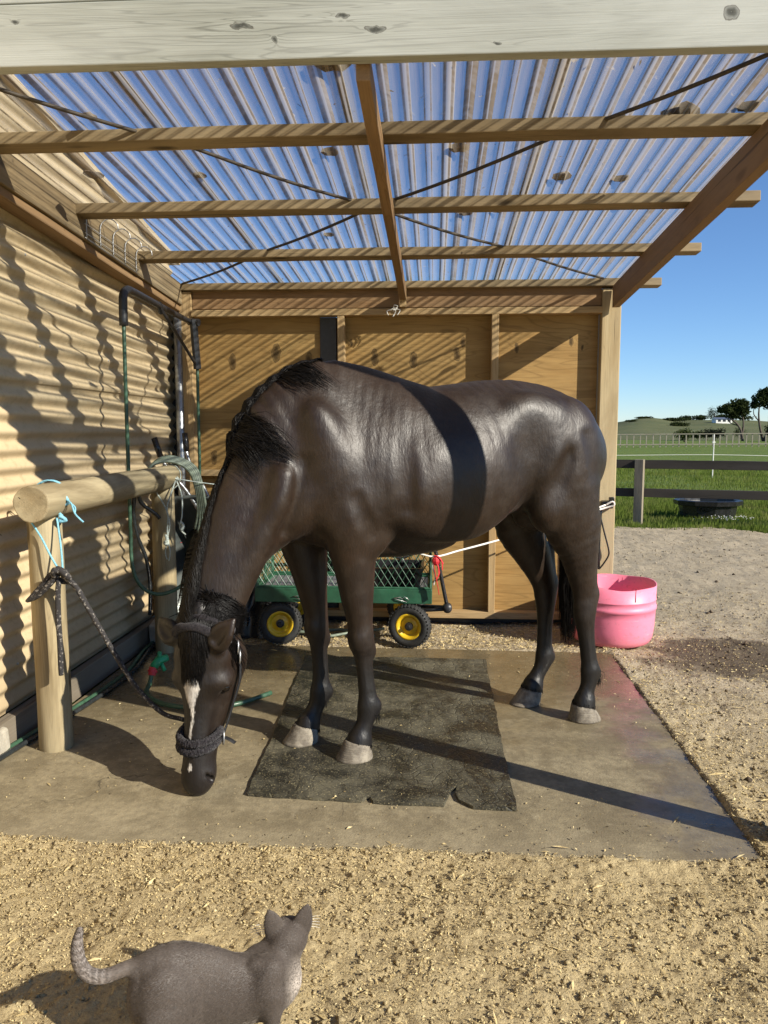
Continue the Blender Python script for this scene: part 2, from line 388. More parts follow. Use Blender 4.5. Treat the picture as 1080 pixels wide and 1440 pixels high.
M['green_plastic'] = simple('green_plastic', (.01, .28, .12), .4, 0, .2, 30)
M['white_rope'] = simple('white_rope', (.75, .73, .68), .8, 0, .12, 90, .5)
M['white'] = simple('white_plastic', (.72, .70, .64), .5, 0, .08, 14)
M['twine_blue'] = simple('blue_twine', (.20, .46, .58), .8, 0, .3, 120, .5)
M['twine_pale'] = simple('pale_twine', (.42, .47, .43), .85, 0, .3, 120, .5)
M['block'] = simple('concrete_block', (.34, .31, .25), .9, 0, .25, 25, .5)
M['leaf'] = simple('dry_leaf', (.10, .065, .035), .8, 0, .45, 60, .4)
M['grey_tray'] = simple('grey_tray', (.12, .135, .13), .4, .3, .25, 10)
def speck_mat():
    m = NT('speckled_rope'); v = m.co(); n = m.noise(v, 95, 2, .5, .4)
    m.set(Base_Color=m.ramp(n, (.56, (.020, .018, .018)), (.66, (.22, .20, .175))), Roughness=.85, Normal=m.bump(m.noise(v, 260, 2), .5, .002))
    return m.m
M['lead'] = speck_mat()
def tub_mat():
    m = NT('pink_plastic'); v = m.co(); n = m.noise(v, 3, 5); s = m.noise(v, 40, 4, .7)
    c = m.ramp(n, (.3, (.80, .20, .30)), (.7, (.86, .25, .35)))
    c = m.mix(m.ramp(s, (.3, .5), (.44, 0)), c, (.50, .15, .18)); c = m.mix(m.ramp(m.noise(m.n('VectorMath', {0: v, 1: (9, 9, 60)}, operation='MULTIPLY'), 1, 4, .7), (.60, 0), (.7, .5)), c, (.88, .42, .48))
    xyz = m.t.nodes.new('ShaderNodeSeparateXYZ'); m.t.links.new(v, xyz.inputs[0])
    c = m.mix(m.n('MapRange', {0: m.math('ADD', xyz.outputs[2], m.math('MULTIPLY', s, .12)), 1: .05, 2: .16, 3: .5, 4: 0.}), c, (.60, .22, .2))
    m.set(Base_Color=c, Roughness=.48, Subsurface_Weight=.0, Normal=m.bump(m.noise(v, 9, 3), .12, .01)); return m.m
M['tub'] = tub_mat()
M['beam_front'] = wood('weathered_front_beam', (.38, .39, .34), (.24, .245, .20), .95, (.44, .45, .41), grain=1.7, ring=.8, grime=.25, knot_pts=[(1.603, 0.005, 0.034, 0.009), (2.009, -0.011, 0.03, 0.009), (1.705, -0.037, 0.01, 0.01), (1.908, 0.028, 0.022, 0.008), (3.053, 0.001, 0.024, 0.021), (0.887, 0.042, 0.012, 0.006), (2.378, -0.062, 0.014, 0.005)])
def ply(name, ks, hue=0):
    m_ = wood(name, (.42, .27, .10), (.30, .175, .055), .05, None, .7, knot_pts=ks, axes=(0, 1), along=1, rnd=True, grain=.45)
    return m_

# ------------------------------------------------------------------ ground, pasture, hills
xs = np.concatenate([np.arange(-9, -2.2, .25), np.arange(-2.2, -1.45, .03), np.arange(-1.45, 1.5, .011), np.arange(1.5, 4.2, .022), np.arange(4.2, 9, .07), np.arange(9, 16.1, .3)])
ys = np.concatenate([np.arange(-3, .9, .2), np.arange(.9, 2.5, .0105), np.arange(2.5, 6.5, .022), np.arange(6.5, 12.2, .06)])
X, Y = np.meshgrid(xs, ys)
def yard_z(X, Y):
    z = fbm2(X, Y, 1.1, 3, 3)*.02+fbm2(X, Y, 7, 4, 11)*.016+np.abs(fbm2(X, Y, 26, 3, 31))*.016+fbm2(X, Y, 70, 2, 51)*.007
    z = z-.012+.016*np.exp(-((X-1.095-.025*(Y-2.435)/2.395)/.12)**2)*(Y < 4.95)*(Y > 2.3)+.012*np.exp(-((Y-2.42)/.06)**2)
    edge = np.clip((X-1.12)/.35, 0, 1); front = np.clip((2.43-Y)/.3, 0, 1)
    xe = 1.095+.025*(Y-2.435)/2.395
    inside = np.minimum(np.clip((xe-X)/.05, 0, 1), np.clip((Y-2.44)/.05, 0, 1))*np.clip((4.84-Y)/.05, 0, 1)
    return z*(1-inside)-.05*inside
EDGE = lambda X: 11.15-.27*(X-4.4)+fbm2(X, X*0, 1.3, 3, 77)*.35       # where the sand meets the grass
Z = yard_z(X, Y); k = np.clip((Y-EDGE(X))/.18, 0, 1); Z = Z*(1-k)-.07*k
nx, ny = len(xs), len(ys); I = np.arange(nx*ny).reshape(ny, nx)
F = np.stack([I[:-1, :-1], I[:-1, 1:], I[1:, 1:], I[1:, :-1]], -1).reshape(-1, 4)
me = mesh_np('yard_ground', np.stack([X, Y, Z], -1).reshape(-1, 3), F)
tag(obj('yard_ground', me, M['sand'], smooth=True, world_m=Matrix()), kind='structure')

th = np.radians(np.arange(-100, 100.1, .5)); rr = np.concatenate([[0, 3, 6], np.arange(8, 40, 2), np.arange(40, 110, 6), np.geomspace(112, 1600, 44)])
T, RR = np.meshgrid(th, rr); X = RR*np.sin(T); Y = RR*np.cos(T)-20*(RR < 1)
D = np.degrees(T)
def hill_z(X, Y, RR, D):
    Z = fbm2(X, Y, .05, 3, 5)*.25*np.clip((RR-14)/40, 0, 1)-.045
    Z += 6.3*np.exp(-((D-14.6)/2.3)**2-((RR-470)/130)**2)+5.0*np.exp(-((D-19)/2.5)**2-((RR-560)/150)**2)+4.6*np.exp(-((D-23)/3)**2-((RR-640)/190)**2)
    Z += np.clip((RR-260)/700, 0, 1)*(4+14*np.abs(fbm2(D, RR/60., .16, 3, 9)))
    return Z+np.clip((RR-250)/250, 0, 1)*fbm2(X, Y, .02, 3, 15)*1.6
Z = hill_z(X, Y, RR, D)
nx, ny = len(th), len(rr); I = np.arange(nx*ny).reshape(ny, nx)
F = np.stack([I[:-1, :-1], I[:-1, 1:], I[1:, 1:], I[1:, :-1]], -1).reshape(-1, 4)
V = np.stack([X, Y, Z], -1).reshape(-1, 3)
near = (RR[:-1, :-1] < 120).reshape(-1)
tag(obj('pasture', mesh_np('pasture', V, F[near]), M['field'], smooth=True, world_m=Matrix()), kind='structure')
tag(obj('hills', mesh_np('hills', V, F[~near]), M['hill'], smooth=True, world_m=Matrix()), kind='structure')
b = MB().box((-60, -60, -.5), (60, 3, -.12)); tag(obj('subsoil', b, M['sand'], world_m=Matrix()), kind='structure')

# concrete slab: a real step with a slightly broken edge
mb = MB(); pts = []
def edge_pts(a, b_, n, amp):
    for i in range(n):
        t = i/n; x = a[0]+(b_[0]-a[0])*t; y = a[1]+(b_[1]-a[1])*t
        pts.append((x+rng.uniform(-amp, amp), y+rng.uniform(-amp, amp)))
edge_pts((-1.86, 2.42), (1.095, 2.435), 60, .007); edge_pts((1.095, 2.435), (1.12, 4.83), 50, .008); edge_pts((1.12, 4.83), (-1.86, 4.87), 40, .006); edge_pts((-1.86, 4.87), (-1.86, 2.42), 10, 0)
n = len(pts); cx, cy = -.35, 3.6
ins = lambda p, d: (p[0]+(cx-p[0])*d, p[1]+(cy-p[1])*d)
mb.v = [(*p, -.12) for p in pts]+[(*p, -.012) for p in pts]+[(*ins(p, .008), 0) for p in pts]
for i in range(n):
    j = (i+1) % n
    mb.f += [(i, j, n+j, n+i), (n+i, n+j, 2*n+j, 2*n+i)]
mb.f.append(tuple(range(2*n, 3*n)))
tag(obj('concrete_slab', mb, M['concrete'], world_m=Matrix()), kind='structure')

# rubber mat: torn outline, 12 mm thick
out = [(-.715, 2.785), (-.60, 2.772), (-.45, 2.765), (-.31, 2.76), (-.265, 2.756), (-.255, 2.79), (-.235, 2.782), (-.225, 2.752), (-.1, 2.748), (.04, 2.742), (.055, 2.79), (.075, 2.865), (.095, 2.90), (.085, 2.84), (.10, 2.79), (.15, 2.738), (.31, 2.732),
       (.305, 3.2), (.31, 3.6), (.315, 4.59), (-.2, 4.60), (-.79, 4.592), (-.76, 3.9), (-.735, 3.4), (-.72, 3.0)]
o2 = []
for i, p in enumerate(out):
    q = out[(i+1) % len(out)]; L = math.dist(p, q); k = max(1, int(L/.05))
    for j in range(k): o2.append((p[0]+(q[0]-p[0])*j/k+rng.uniform(-.004, .004), p[1]+(q[1]-p[1])*j/k+rng.uniform(-.004, .004)))
mb = MB(); n = len(o2); mb.v = [(*p, .001) for p in o2]+[(p[0], p[1], .013+.006*max(0, math.sin(p[0]*21+p[1]*3))*(p[1] < 2.95)) for p in o2]
mb.f = [(i, (i+1) % n, n+(i+1) % n, n+i) for i in range(n)]+[tuple(range(n, 2*n))]
tag(obj('rubber_mat', mb, M['rubber'], world_m=Matrix.Identity(4)), 'worn black rubber mat with torn front edge lying on the wet concrete', 'rubber mat')

# ------------------------------------------------------------------ barn on the left
XB = -1.93; PITCH = .082
barn = thing('barn', 'tan corrugated steel barn wall along the left side of the wash bay', 'barn', (XB, 2.5, 0))
def wave_sheet(name, z0, z1, xoff, y0, y1, topf=None):
    zz = np.arange(z0, z1+1e-6, PITCH/10); yy = np.linspace(y0, y1, 40)
    Yg, Zg = np.meshgrid(yy, zz)
    if topf is not None: Zg = np.minimum(Zg, topf(Yg))
    Xg = XB+xoff+.0125*np.cos(2*np.pi*Zg/PITCH)+.0012*vnoise2(Yg*2, Zg*2, 4)
    nx, ny = len(yy), len(zz); I = np.arange(nx*ny).reshape(ny, nx)
    F = np.stack([I[:-1, :-1], I[:-1, 1:], I[1:, 1:], I[1:, :-1]], -1).reshape(-1, 4)
    return obj(name, mesh_np(name, np.stack([Xg, Yg, Zg], -1).reshape(-1, 3), F), M['barn'], barn, smooth=True)
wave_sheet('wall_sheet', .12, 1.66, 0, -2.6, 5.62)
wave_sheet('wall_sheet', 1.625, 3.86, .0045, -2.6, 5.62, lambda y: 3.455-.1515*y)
board('base_board', (XB+.03, -2.6, .055), (XB+.03, 5.6, .055), .05, .14, M['plinth'], barn, wob=.003)
mb = MB(); zt = lambda y: 3.44-.1515*y
for y0 in (-2.6, 5.60): mb.add([(XB-.03, y0, 0), (XB-3.5, y0, 0), (XB-3.5, y0, zt(y0)+.0), (XB-.03, y0, zt(y0))], [(0, 1, 2, 3)])
mb.add([(XB-3.5, -2.6, 0), (XB-3.5, 5.6, 0), (XB-3.5, 5.6, zt(5.6)), (XB-3.5, -2.6, zt(-2.6))], [(0, 1, 2, 3)])
obj('end_wall', mb, M['barn'], barn)
mb = MB().add([(XB+.05, -2.7, zt(-2.7)+.03), (XB-3.6, -2.7, zt(-2.7)+.03), (XB-3.6, 5.7, zt(5.7)+.03), (XB+.05, 5.7, zt(5.7)+.03), (XB+.05, -2.7, zt(-2.7)+.06), (XB-3.6, -2.7, zt(-2.7)+.06), (XB-3.6, 5.7, zt(5.7)+.06), (XB+.05, 5.7, zt(5.7)+.06)], [(3,2,1,0),(4,5,6,7),(0,1,5,4),(1,2,6,5),(2,3,7,6),(3,0,4,7)])
obj('roof', mb, M['barn'], barn)
bm_ = MB()
for (y, z) in [(3.7, 1.78), (4.5, 1.78), (5.3, 1.78), (3.7, .98), (4.5, .98), (5.3, .98), (2.9, .98), (3.6, 2.2), (5.0, 2.2), (4.1, .36), (3.3, .36)]:
    bm_.ball((XB+.014, y+rng.uniform(-.05, .05), round(z/PITCH)*PITCH), .007, 6, 4)
obj('fixing_screws', bm_, M['galv'], barn)['kind'] = 'stuff'

# ------------------------------------------------------------------ open shelter
sh = thing('shelter', 'open timber wash bay shelter with clear corrugated roof and plywood back wall', 'shelter', (0, 5.5, 0))
rz = lambda y: 2.38+.061*(5.5-y)                     # underside of the purlins
up = (0, .061, 1)
board('front_beam', (-2.2, 2.475, 2.622), (1.262, 2.475, 2.610), .05, .184, M['beam_front'], sh, bevel=.004)
board('fascia_board', (-2.2, 2.482, 2.772), (1.262, 2.482, 2.760), .04, .10, M['beam_front'], sh)
for y in (3.13, 3.93, 4.74, 5.52): board('purlin', (-1.82, y, rz(y)+.027), (1.53, y+.006, rz(y)+.027), .095, .05, M['purlin'], sh, up, .004, wob=.002)
def raf(x, y0, y1, w, h, top=0., mat='rafter'):
    board('rafter', (x, y0, rz(y0)-h/2-top), (x, y1, rz(y1)-h/2-top), w, h, M[mat], sh, up)
raf(1.224, 2.505, 5.47, .048, .148); raf(-.232, 2.505, 5.46, .045, .085)
board('wall_beam', (-1.845, 2.5, rz(2.5)-.02), (-1.845, 5.5, rz(5.5)-.02), .075, .15, M['purlin'], sh, up)
board('wall_batten', (-1.868, 2.5, rz(2.5)-.118), (-1.868, 5.5, rz(5.5)-.118), .09, .04, M['rafter'], sh, up)
board('header_beam', (-1.742, 5.545, 2.322), (1.14, 5.545, 2.318), .045, .125, M['rafter'], sh)
board('top_plate', (-1.742, 5.53, 2.226), (1.14, 5.53, 2.224), .095, .046, M['pine'], sh)
board('post', (1.205, 5.56, -.05), (1.205, 5.56, 2.37), .13, .12, M['post'], sh, (0, 1, 0), .006)
board('post', (1.225, 2.575, -.05), (1.225, 2.575, 2.50), .105, .105, M['post'], sh, (0, 1, 0), .006)
board('post', (-1.79, 5.54, -.05), (-1.79, 5.54, 2.378), .09, .09, M['pine'], sh, (0, 1, 0))
board('corner_gap_dark', (-1.86, 5.635, -.02), (-1.86, 5.635, 2.40), .26, .02, M['black_steel'], sh, (0, 1, 0))  # black board added to stand in for the dark gap by the barn
for x in (-.67, .41): board('stud', (x, 5.53, .092), (x, 5.53, 2.2), .048, .095, M['pine'], sh, (0, 1, 0))
board('bottom_plate', (-1.74, 5.53, .068), (1.13, 5.53, .068), .095, .046, M['pine'], sh)
board('nogging', (-1.74, 5.54, 1.09), (-.70, 5.54, 1.09), .075, .045, M['pine'], sh)
board('post_cleat', (-.232, 5.47, 2.25), (-.232, 5.47, 2.375), .045, .05, M['pine'], sh, (0, 1, 0))
def panel(x0, x1, ks):
    L = 2.17; mat = ply('plywood', [(z-.045, -(x-(x0+x1)/2), ru, rw) for x, z, ru, rw in ks]); mat.name = 'plywood'
    board('plywood_panel', ((x0+x1)/2, 5.592, .045), ((x0+x1)/2, 5.592, .045+L), x1-x0, .018, mat, sh, (0, 1, 0), .001, wob=0)
def kz(px, py):     # knots measured on the wall plane
    return px, py
panel(-1.745, -.83, [(-1.66, 1.90, .055, .022), (-1.42, 1.955, .065, .03), (-1.1, 1.895, .06, .024), (-1.57, 1.455, .06, .03), (-.95, 1.2, .05, .022), (-1.3, .5, .05, .03)])
panel(-.71, .40, [(-.46, 1.94, .05, .02), (-.15, 1.90, .055, .028), (.13, 1.92, .06, .026), (-.5, 2.02, .03, .014), (.3, 2.02, .03, .014), (-.3, .8, .05, .026), (.2, .5, .05, .026)])
panel(.412, 1.135, [(.60, 2.02, .03, .014), (.98, 1.98, .035, .015), (.52, 1.98, .02, .01), (.80, .38, .045, .022), (.62, .70, .05, .024), (.95, 1.3, .045, .02)])
board('black_strip', (-.77, 5.575, .05), (-.77, 5.575, 2.2), .12, .03, M['black_steel'], sh, (0, 1, 0))  # plain black upright strip left of the stud
board('base_gap_dark', (-1.74, 5.6, .0), (1.13, 5.6, .0), .03, .08, M['black_steel'], sh)  # black board in place of the shaded void below the bottom plate
board('white_strip', (1.116, 5.475, .0), (1.116, 5.475, 1.15), .036, .02, M['white'], sh, (0, 1, 0))
# clear roof sheets, ridges running front to back
rp = .076; rx0 = -1.90
xs = np.arange(rx0, 1.30, rp/8); ys = np.linspace(2.515, 5.74, 14)
def roof_sheet(x0, x1, dz):
    xx = xs[(xs >= x0-1e-6) & (xs <= x1+1e-6)]; Xg, Yg = np.meshgrid(xx, ys)
    Zg = rz(Yg)+.064+dz+.009*np.cos(2*np.pi*((Xg-rx0)/rp+.5))*-1*-1+.003*fbm2(Xg, Yg, 1.1, 2, 6)
    nx, ny = len(xx), len(ys); I = np.arange(nx*ny).reshape(ny, nx)
    F = np.stack([I[:-1, :-1], I[:-1, 1:], I[1:, 1:], I[1:, :-1]], -1).reshape(-1, 4)
    return obj('roof_sheet', mesh_np('roof_sheet', np.stack([Xg, Yg, Zg], -1).reshape(-1, 3), F), M['roof'], sh, smooth=True)
M['roof'] = roof_mat(rp, rx0)
roof_sheet(rx0, -1.06, 0); roof_sheet(-1.14, -.30, .0022); roof_sheet(-.38, .46, .0044); roof_sheet(.38, 1.29, .0066)
# crossed bracing straps under the clear sheets
def strap(a, b_, sag):
    P = []
    for i in range(17):
        t = i/16; y = a[1]+(b_[1]-a[1])*t
        P.append((a[0]+(b_[0]-a[0])*t+.012*math.sin(t*9), y, rz(y)+.048-sag*abs(math.sin(t*math.pi*4))*.3))
    obj('brace_strap', MB().tube(P, .0075, 6, 2), M['strap'], sh, smooth=True)
strap((-1.75, 2.52), (1.13, 5.47), .04); strap((1.2, 2.52), (-1.80, 5.47), .04)
# ------------------------------------------------------------------ hitching rail and what hangs on it
def log(name, p0, p1, r, parent, n=20, taper=.03):
    p0, p1 = Vector(p0), Vector(p1); x = p1-p0; L = x.length; x.normalize(); y = x.orthogonal().normalized(); z = x.cross(y)
    Mx = Matrix(((x.x, y.x, z.x, p0.x), (x.y, y.y, z.y, p0.y), (x.z, y.z, z.z, p0.z), (0, 0, 0, 1)))
    mb = MB(); m = 14
    for i in range(m+1):
        for k in range(n):
            t = 2*math.pi*k/n; rr_ = r*(1-taper*i/m)*(1+.02*math.sin(3*t+1)+.012*math.sin(5*t+i*.8)+rng.uniform(-.004, .004))
            mb.v.append((L*i/m, rr_*math.cos(t), rr_*math.sin(t)))
    for i in range(m):
        for k in range(n): mb.f.append((i*n+k, i*n+(k+1) % n, (i+1)*n+(k+1) % n, (i+1)*n+k)[::-1])
    mb.f += [tuple(range(n)), tuple(m*n+k for k in reversed(range(n)))]
    return obj(name, mb, M['log'], parent, smooth=False, bevel=.006, world_m=Mx)
hr = thing('hitching_rail', 'hitching rail of round peeled logs on two posts beside the tan wall', 'hitching rail', (-1.68, 3.9, 0))
for o in (log('post', (-1.672, 3.19, -.05), (-1.682, 3.19, 1.06), .072, hr), log('post', (-1.70, 4.69, -.05), (-1.70, 4.69, 1.06), .072, hr), log('rail', (-1.652, 3.03, 1.098), (-1.68, 4.80, 1.108), .077, hr)):
    o.data.polygons.foreach_set('use_smooth', [len(p.vertices) == 4 for p in o.data.polygons])

def strands(name, lines, mat, label, cat, group=None, n=6, smooth=4):
    mb = MB()
    for P, r in lines: mb.tube(P, r, n, smooth)
    return tag(obj(name, mb, mat, smooth=True), label, cat, group)
# blue twine loop on the front post end of the rail
def ring_y(y, cz, r, cx=-1.68, tilt=0.):
    return [(cx+r*math.cos(t), y+tilt*math.sin(t), cz+r*math.sin(t)) for t in [2*math.pi*i/18 for i in range(19)]]
kx, ky, kz_ = -1.545, 3.06, .80
strands('baling_twine', [(ring_y(3.24, 1.10, .082, tilt=.02), .0035), (ring_y(3.255, 1.10, .083, tilt=-.015), .0035),
    ([(-1.600, 3.215, 1.115), (-1.585, 3.2, 1.10), (-1.60, 3.19, 1.08), (-1.57, 3.19, 1.09), (-1.59, 3.2, 1.12)], .007),
    ([(-1.598, 3.2, 1.11), (-1.55, 3.17, 1.09), (-1.515, 3.13, 1.05), (-1.475, 3.12, 1.015)], .004), ([(-1.59, 3.2, 1.1), (-1.54, 3.18, 1.075), (-1.52, 3.14, 1.055)], .004),
    ([(-1.61, 3.17, 1.05), (-1.58, 3.15, 1.03), (-1.60, 3.15, 1.015), (-1.565, 3.15, 1.02), (-1.59, 3.14, 1.04)], .008),
    ([(-1.70, 3.10, 1.03), (-1.65, 3.10, .95), (-1.60, 3.08, .87), (kx, ky, kz_)], .0042),
    ([(-1.60, 3.14, 1.03), (-1.575, 3.11, .94), (-1.555, 3.08, .86), (kx, ky, kz_)], .0042)], M['twine_blue'], 'blue baling twine knotted round the front end of the log rail', 'twine')
strands('baling_twine', [(ring_y(4.74, 1.105, .081, tilt=.03), .0035), ([(-1.615, 4.70, 1.10), (-1.60, 4.68, 1.09), (-1.615, 4.66, 1.105), (-1.585, 4.66, 1.095), (-1.60, 4.67, 1.11)], .007),
    ([(-1.605, 4.66, 1.09), (-1.62, 4.6, 1.0), (-1.64, 4.59, .92), (-1.625, 4.59, .82), (-1.65, 4.585, .72)], .005), ([(-1.72, 4.6, 1.04), (-1.66, 4.59, .95), (-1.635, 4.59, .88), (-1.64, 4.585, .78), (-1.63, 4.585, .68)], .005),
    ([(-1.65, 4.588, .76), (-1.64, 4.58, .73), (-1.655, 4.58, .71), (-1.635, 4.58, .70)], .011), ([(-1.64, 4.583, .72), (-1.62, 4.57, .66), (-1.63, 4.57, .60)], .004), ([(-1.645, 4.583, .72), (-1.65, 4.57, .65), (-1.64, 4.57, .61)], .004),
    ([(-1.60, 4.66, 1.09), (-1.555, 4.62, 1.0), (-1.55, 4.6, .88), (-1.565, 4.6, .80), (-1.53, 4.6, .76)], .005), ([(-1.56, 4.6, .84), (-1.54, 4.59, .815), (-1.555, 4.59, .79)], .009),
    ([(-1.60, 4.67, 1.10), (-1.50, 4.8, 1.07), (-1.38, 4.95, 1.04)], .0035)], M['twine_pale'], 'pale green twine hanging in knotted tails from the back end of the log rail', 'twine')
strands('string_knot', [([(-.30, 5.44, 2.22), (-.27, 5.43, 2.24), (-.31, 5.43, 2.235), (-.28, 5.42, 2.22), (-.30, 5.42, 2.18)], .004), ([(-.29, 5.43, 2.23), (-.25, 5.42, 2.225), (-.27, 5.42, 2.19)], .003), ([(-.30, 5.43, 2.23), (-.34, 5.42, 2.22), (-.33, 5.42, 2.19)], .003), ([(-.295, 5.43, 2.235), (-.29, 5.42, 2.26), (-.265, 5.42, 2.25)], .003)], M['white_rope'], 'white string knot on the top plate under the middle rafter', 'string')
# lead rope: knot, sling in front of the post, hanging tail, run to the halter
lr = thing('lead_rope', 'dark speckled lead rope from the twine loop to the horse', 'rope', (kx, ky, kz_))
obj('knot', MB().tube([(kx+.02, ky, kz_+.01), (kx-.02, ky-.03, kz_+.025), (kx-.03, ky+.01, kz_-.02), (kx+.015, ky+.02, kz_-.03), (kx+.03, ky-.02, kz_+.0), (kx-.01, ky-.02, kz_+.03), (kx-.035, ky, kz_-.005)], .0135, 8, 4), M['lead'], lr, smooth=True)
obj('sling', MB().tube([(kx-.02, ky, kz_), (-1.60, 3.06, .765), (-1.66, 3.07, .71), (-1.715, 3.08, .682), (-1.70, 3.085, .70), (-1.64, 3.075, .755), (-1.60, 3.07, .80), (kx-.01, ky, kz_+.005)], [.011, .013, .012, .006, .008, .013, .011, .010], 8, 5), M['lead'], lr, smooth=True)
obj('tail', MB().tube([(kx-.015, ky-.005, kz_-.02), (-1.567, 3.055, .72), (-1.572, 3.06, .62), (-1.57, 3.06, .5), (-1.572, 3.062, .42), (-1.572, 3.062, .37)], [.011, .012, .012, .012, .012, .010], 8, 5), M['lead'], lr, smooth=True)
obj('line', MB().tube([(kx, ky, kz_), (-1.49, 3.055, .755), (-1.45, 3.05, .69), (-1.36, 3.03, .545), (-1.27, 3.0, .42), (-1.20, 2.98, .335), (-1.10, 2.95, .26), (-1.02, 2.95, .235), (-.98, 2.96, .22)], [.012]*3+[.0105]*3+[.010]*3, 8, 5), M['lead'], lr, smooth=True)
# coil of hose over the back end of the rail
mb = MB()
for i in range(5):
    a = .0+i*.018; mb.tube([(-1.79-a*.4, 4.62+a, 1.09), (-1.75, 4.66+a, 1.185+a*.3), (-1.66, 4.74+a, 1.205+a*.35), (-1.57+a*.3, 4.80+a, 1.15+a*.2), (-1.535+a*.6, 4.84, 1.03), (-1.53+a*.8, 4.86, .88-a), (-1.56+a, 4.88, .76-a*1.5)], .0105, 7, 5)
tag(obj('hose_coil', mb, M['hose_grey'], smooth=True), 'grey green hose coiled over the back end of the log rail', 'hose')
mb = MB().tube([(-1.80, 4.5, 1.03), (-1.815, 4.5, .9), (-1.80, 4.52, .75), (-1.77, 4.56, .62), (-1.765, 4.6, .45), (-1.78, 4.62, .25)], .012, 7, 5).tube([(-1.78, 4.5, 1.03), (-1.77, 4.52, .96), (-1.72, 4.58, .90), (-1.69, 4.6, .86)], .012, 7, 5)
tag(obj('feed_pipe', mb, M['polypipe'], smooth=True), 'black pipe drooping under the log rail beside the back post', 'pipe')
# swinging hose boom on the corner post
bo = thing('hose_boom', 'black swing boom on the corner post carrying a hanging green hose', 'hose boom', (-1.72, 5.42, 2.15))
obj('arm', MB().tube([(-1.74, 4.27, 1.98), (-1.74, 4.27, 2.09), (-1.74, 4.28, 2.15), (-1.74, 4.33, 2.185), (-1.74, 4.42, 2.192), (-1.735, 4.9, 2.175), (-1.72, 5.40, 2.155)], [.024, .024, .024, .024, .022, .019, .019], 10, 4), M['black_steel'], bo, smooth=True)
obj('bracket', MB().tube([(-1.70, 5.40, 2.17), (-1.685, 5.42, 1.83)], .028, 8).tube([(-1.74, 5.42, 2.16), (-1.66, 5.40, 2.15)], .025, 8), M['black_steel'], bo)
obj('brace', MB().tube([(-1.735, 4.85, 2.165), (-1.69, 5.38, 1.87)], .011, 7).tube([(-1.735, 4.82, 2.19), (-1.735, 4.87, 2.14)], .02, 7), M['black_steel'], bo)
obj('hose', MB().tube([(-1.74, 4.27, 2.0), (-1.741, 4.268, 1.6), (-1.743, 4.272, 1.1), (-1.745, 4.275, .8), (-1.742, 4.27, .66), (-1.72, 4.27, .55), (-1.67, 4.29, .475), (-1.59, 4.31, .45), (-1.50, 4.34, .48), (-1.44, 4.38, .54), (-1.42, 4.44, .60)], .0115, 8, 5), M['hose'], bo, smooth=True)
obj('supply_hose', MB().tube([(-1.685, 5.42, 1.85), (-1.69, 5.43, 1.5), (-1.69, 5.43, 1.15), (-1.70, 5.43, .9)], .0115, 8, 4), M['hose'], bo, smooth=True)
tag(obj('downpipe', MB().tube([(-1.845, 5.50, 0), (-1.845, 5.50, 2.2)], .03, 10), M['grey_steel'], smooth=True), 'grey pipe standing in the corner between tan wall and post', 'pipe')

# wheelbarrow stood on its nose behind the rail
wb = thing('wheelbarrow', 'grey wheelbarrow tipped up behind the log rail with steel handles', 'wheelbarrow', (-1.70, 5.1, 0))
for (P, gp) in ((((-1.845, 4.98, 1.33), (-1.81, 4.98, 1.22), (-1.75, 4.99, 1.12), (-1.66, 5.02, 1.0), (-1.58, 5.06, .85), (-1.52, 5.1, .7)), 'handle'), (((-1.775, 5.38, 1.36), (-1.765, 5.37, 1.25), (-1.72, 5.35, 1.13), (-1.63, 5.33, .99), (-1.56, 5.3, .85), (-1.5, 5.26, .7)), 'handle')):
    h = obj(gp, MB().tube(P, .014, 8, 4), M['grey_steel'], wb, smooth=True)
    d = (Vector(P[0])-Vector(P[1])).normalized()
    obj('grip', MB().tube([Vector(P[0])+d*.02, Vector(P[0])-d*.11], .021, 8), M['black_plastic'], h, smooth=True)
    obj('red_band', MB().tube([Vector(P[4])+Vector((-.26, -.1, -.13)), Vector(P[4])+Vector((-.2, -.1, -.23))], .016, 7), M['red'], wb)
mb = MB(); n = 24
for i, (s_, yy) in enumerate([(.55, 5.22), (.9, 5.16), (1., 5.02), (1.03, 5.0), (.97, 5.02), (.86, 5.15), (.5, 5.2)]):
    for k in range(n):
        t = 2*math.pi*k/n; c, q = math.cos(t), math.sin(t)
        c = abs(c)**.6*(1 if c > 0 else -1); q = abs(q)**.6*(1 if q > 0 else -1)
        mb.v.append((-1.6+.27*s_*c, yy, .5+.46*s_*q))
for i in range(6):
    for k in range(n): mb.f.append((i*n+k, i*n+(k+1) % n, (i+1)*n+(k+1) % n, (i+1)*n+k))
mb.f.append(tuple(range(n))); mb.f.append(tuple(6*n+k for k in reversed(range(n))))
obj('tray', mb, M['grey_tray'], wb, smooth=True)
w = obj('wheel', MB().lathe([(.10, -.03), (.15, -.04), (.18, -.02), (.18, .02), (.15, .04), (.10, .03), (.10, -.03)], (-1.62, 5.25, .18), 'x', 24), M['tyre'], wb, smooth=True)

